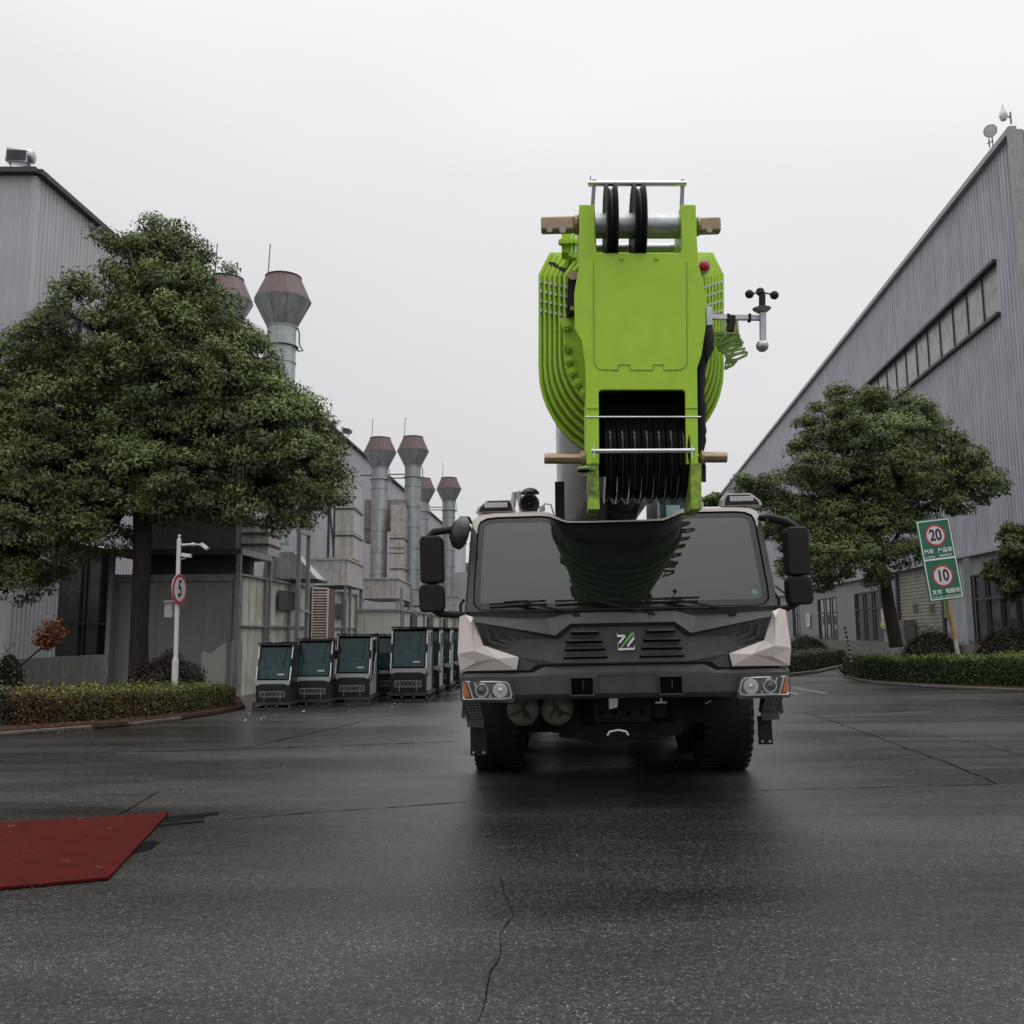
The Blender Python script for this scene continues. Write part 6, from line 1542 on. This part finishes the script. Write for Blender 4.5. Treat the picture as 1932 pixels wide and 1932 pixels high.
bush('round_bush', 'dark bush at the left edge in front of the hedge end', 8, 1370, 42, 56, 15.6, (.03,.032,.026), (.05,.055,.04), 2, 5000, .05)
bush('round_bush', 'dark dome bush on the right beside the crane mirror', 1524, 1262, 44, 66, 43.0, purp, (.05,.045,.035), 3, 4500, .07)
bush('round_bush', 'purple dome bush between the right trunk and the speed sign post', 1764, 1255, 66, 70, 27.6, purp, (.075,.05,.045), 4, 9000, .06)
bush('round_bush', 'purple dome bush at the right edge under the workshop windows', 1912, 1255, 76, 78, 27.9, purp, (.075,.05,.045), 5, 9000, .06)
def hedge(name, label, front, wd, h, colf, seed, dens=900, size=.05, cat='hedge', wave=.05):
    """front = ground points along its front edge, extends wd metres behind"""
    rg = np.random.default_rng(seed); P, N, C = [], [], []; f = [Vector((p.x, p.y, 0)) for p in front]
    H = h if isinstance(h, (list, tuple)) else [h]*len(f); total = sum((b_-a).length for a, b_ in zip(f, f[1:]))
    run = 0; secs = []; sgn = 1 if (f[-1]-f[-2]).x > 0 else -1
    for i in range(len(f)):
        d = ((f[min(i+1, len(f)-1)]-f[max(i-1, 0)])).normalized(); s = Vector((-d.y, d.x, 0)); 
        s = s*sgn
        secs.append((f[i], f[i]+s*wd, H[i], s))
    for (a, a2, h0, s0), (c, c2, h1, s1) in zip(secs, secs[1:]):
        ln = (c-a).length; n = int(ln*dens)
        t = rg.uniform(0, 1, n); hh = h0+(h1-h0)*t; u = rg.uniform(0, 1, n)
        A = np.array(a)[None]*(1-t)[:, None]+np.array(c)[None]*t[:, None]; A2 = np.array(a2)[None]*(1-t)[:, None]+np.array(c2)[None]*t[:, None]
        wob = 1+wave*np.sin((run+t*ln)*3.1+seed)+wave*.7*np.sin((run+t*ln)*7.7)
        # perimeter: front face 0..k, top k..1
        k = .52; fr_ = u < k; z = np.where(fr_, u/k, 1)*hh*wob; v = np.where(fr_, 0, (u-k)/(1-k))
        rnd = np.where(z > hh*.85, (z/hh-.85)*.6*0, 0)
        pt = A*(1-v)[:, None]+A2*v[:, None]; pt[:, 2] = z; pt += rg.normal(0, .035, pt.shape); pt[:, 2] += np.where(~fr_, rg.exponential(.03, n), 0)
        nr = np.where(fr_[:, None], -np.array(s0)[None]+np.array([0, 0, .25]), np.array([[0, -.2, 1.]])+np.zeros((n, 3)))
        P.append(pt); N.append(nr); C.append(colf(rg, pt, z/hh, ~fr_, (run+t*ln)/total)); run += ln
    # end caps
    for (a, a2, h0, s0) in (secs[0], secs[-1]):
        n = int(wd*dens*.6); v = rg.uniform(0, 1, n); z = rg.uniform(0, 1, n)*h0; pt = np.array(a)[None]*(1-v)[:, None]+np.array(a2)[None]*v[:, None]; pt[:, 2] = z; pt += rg.normal(0, .05, pt.shape)
        P.append(pt); N.append(np.zeros((n, 3))+np.array([-.7 if a is secs[0][0] else .7, -.5, .3])); C.append(colf(rg, pt, z/h0, np.zeros(n, bool), np.full(n, 0. if a is secs[0][0] else 1.)))
    P = np.concatenate(P); N = np.concatenate(N); C = np.concatenate(C)
    def cf(b):
        i_ = .07
        for (a, a2, h0, s0), (c, c2, h1, s1) in zip(secs, secs[1:]):
            A, B_, C_, D_ = a+s0*i_, c+s1*i_, c2-s1*i_, a2-s0*i_
            b.add([(A.x,A.y,.02),(B_.x,B_.y,.02),(C_.x,C_.y,.02),(D_.x,D_.y,.02),(A.x,A.y,h0-i_),(B_.x,B_.y,h1-i_),(C_.x,C_.y,h1-i_),(D_.x,D_.y,h0-i_)], [(0,1,5,4),(4,5,6,7),(1,2,6,5),(3,0,4,7),(2,3,7,6)])
    return tag(leaves(name, P, N, C, size, leaf, None, .55, cf, seed), label, cat)
def colL(rg, p, zf, top, t):
    n = len(zf); g = np.array([.065,.080,.024]); yl = np.array([.18,.19,.03]); rd_ = np.array([.080,.034,.020]); br = np.array([.05,.035,.02])
    r = rg.uniform(0, 1, n); red = np.clip(.75-t*.95+(.25-zf*.3), 0, .9); o = np.where((r < red)[:, None], rd_*rg.uniform(.5,1.3,(n,1)), g)
    o = np.where((top & (rg.uniform(0,1,n) < .36))[:, None], yl, o); o = np.where((rg.uniform(0,1,n) < .06)[:, None], yl*.9, o); o = np.where((rg.uniform(0,1,n) < .2)[:, None], br, o)
    return o*rg.uniform(.6, 1.4, (n, 1))
def colR(rg, p, zf, top, t):
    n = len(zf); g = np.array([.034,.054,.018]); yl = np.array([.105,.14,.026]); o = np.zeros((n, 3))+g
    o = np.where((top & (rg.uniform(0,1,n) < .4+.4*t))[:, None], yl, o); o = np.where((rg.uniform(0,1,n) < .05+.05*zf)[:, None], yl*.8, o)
    return o*rg.uniform(.6, 1.4, (n, 1))
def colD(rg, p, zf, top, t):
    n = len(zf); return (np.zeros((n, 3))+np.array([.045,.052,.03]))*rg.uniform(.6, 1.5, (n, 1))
hl_ = [G(30,1376), G(120,1370), G(220,1364), G(330,1353), G(440,1337)]
hedge('clipped_hedge', 'low clipped hedge with reddish brown and yellow-green leaves below the round 5 sign', hl_, 1.9, [.52,.52,.50,.47,.44], colL, 21, 5200, .045)
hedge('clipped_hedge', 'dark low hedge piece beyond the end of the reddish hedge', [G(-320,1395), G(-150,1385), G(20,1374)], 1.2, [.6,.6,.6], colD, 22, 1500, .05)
hr_ = [G(1594,1272), G(1625,1284), G(1700,1291), G(1800,1296), G(1932,1301), G(2150,1306)]
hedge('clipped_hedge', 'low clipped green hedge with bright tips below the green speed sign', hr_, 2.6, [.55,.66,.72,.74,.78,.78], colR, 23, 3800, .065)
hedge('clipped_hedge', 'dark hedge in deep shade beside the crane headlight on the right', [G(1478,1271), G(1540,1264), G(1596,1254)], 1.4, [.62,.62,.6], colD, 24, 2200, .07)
# little red maple and a sprawling shrub at far left
def maple():
    Y = 17.5; b0 = W(20, 1300, Y); b0.z = .05; root = empty('red_maple', b0); tag(root, 'thin young maple with a tuft of rust red leaves at the left', 'tree')
    off = b0
    mk('trunk', lambda b: (b.tube([V(0,0,0), W(40,1255,Y)-off, W(75,1225,Y)-off, W(110,1190,Y)-off], [.03,.025,.018,.008], 7), b.tube([W(40,1255,Y)-off, W(20,1240,Y)-off, W(5,1215,Y)-off], [.02,.012,.006], 6), b.tube([W(75,1225,Y)-off, W(95,1222,Y)-off, W(112,1208,Y)-off], [.014,.01,.005], 6)), bark, root, smooth=True)
    rg = np.random.default_rng(5); P, N, C = [], [], []
    for px, py, r in ((95,1185,20),(85,1200,18),(108,1180,14),(98,1205,16),(78,1208,12),(110,1195,12),(90,1215,10)):
        c = np.array(W(px, py, Y)-off); n = 150; e = rg.normal(0, .5, (n, 3)); P.append(c+e*r*Y/FOC); N.append(e+np.array([0,0,.5])); t = rg.uniform(0,1,(n,1)); C.append((np.array([.20,.065,.03])*t+np.array([.10,.035,.02])*(1-t)))
    leaves('crown', np.concatenate(P), np.concatenate(N), np.concatenate(C), .075, leaf, root, .6, None, 6)
maple()
bush('shrub', 'grey leafless-looking shrub at the left edge by the maple', 12, 1330, 34, 105, 17.2, (.05,.05,.045), (.08,.075,.07), 8, 1500, .05, cat='shrub')
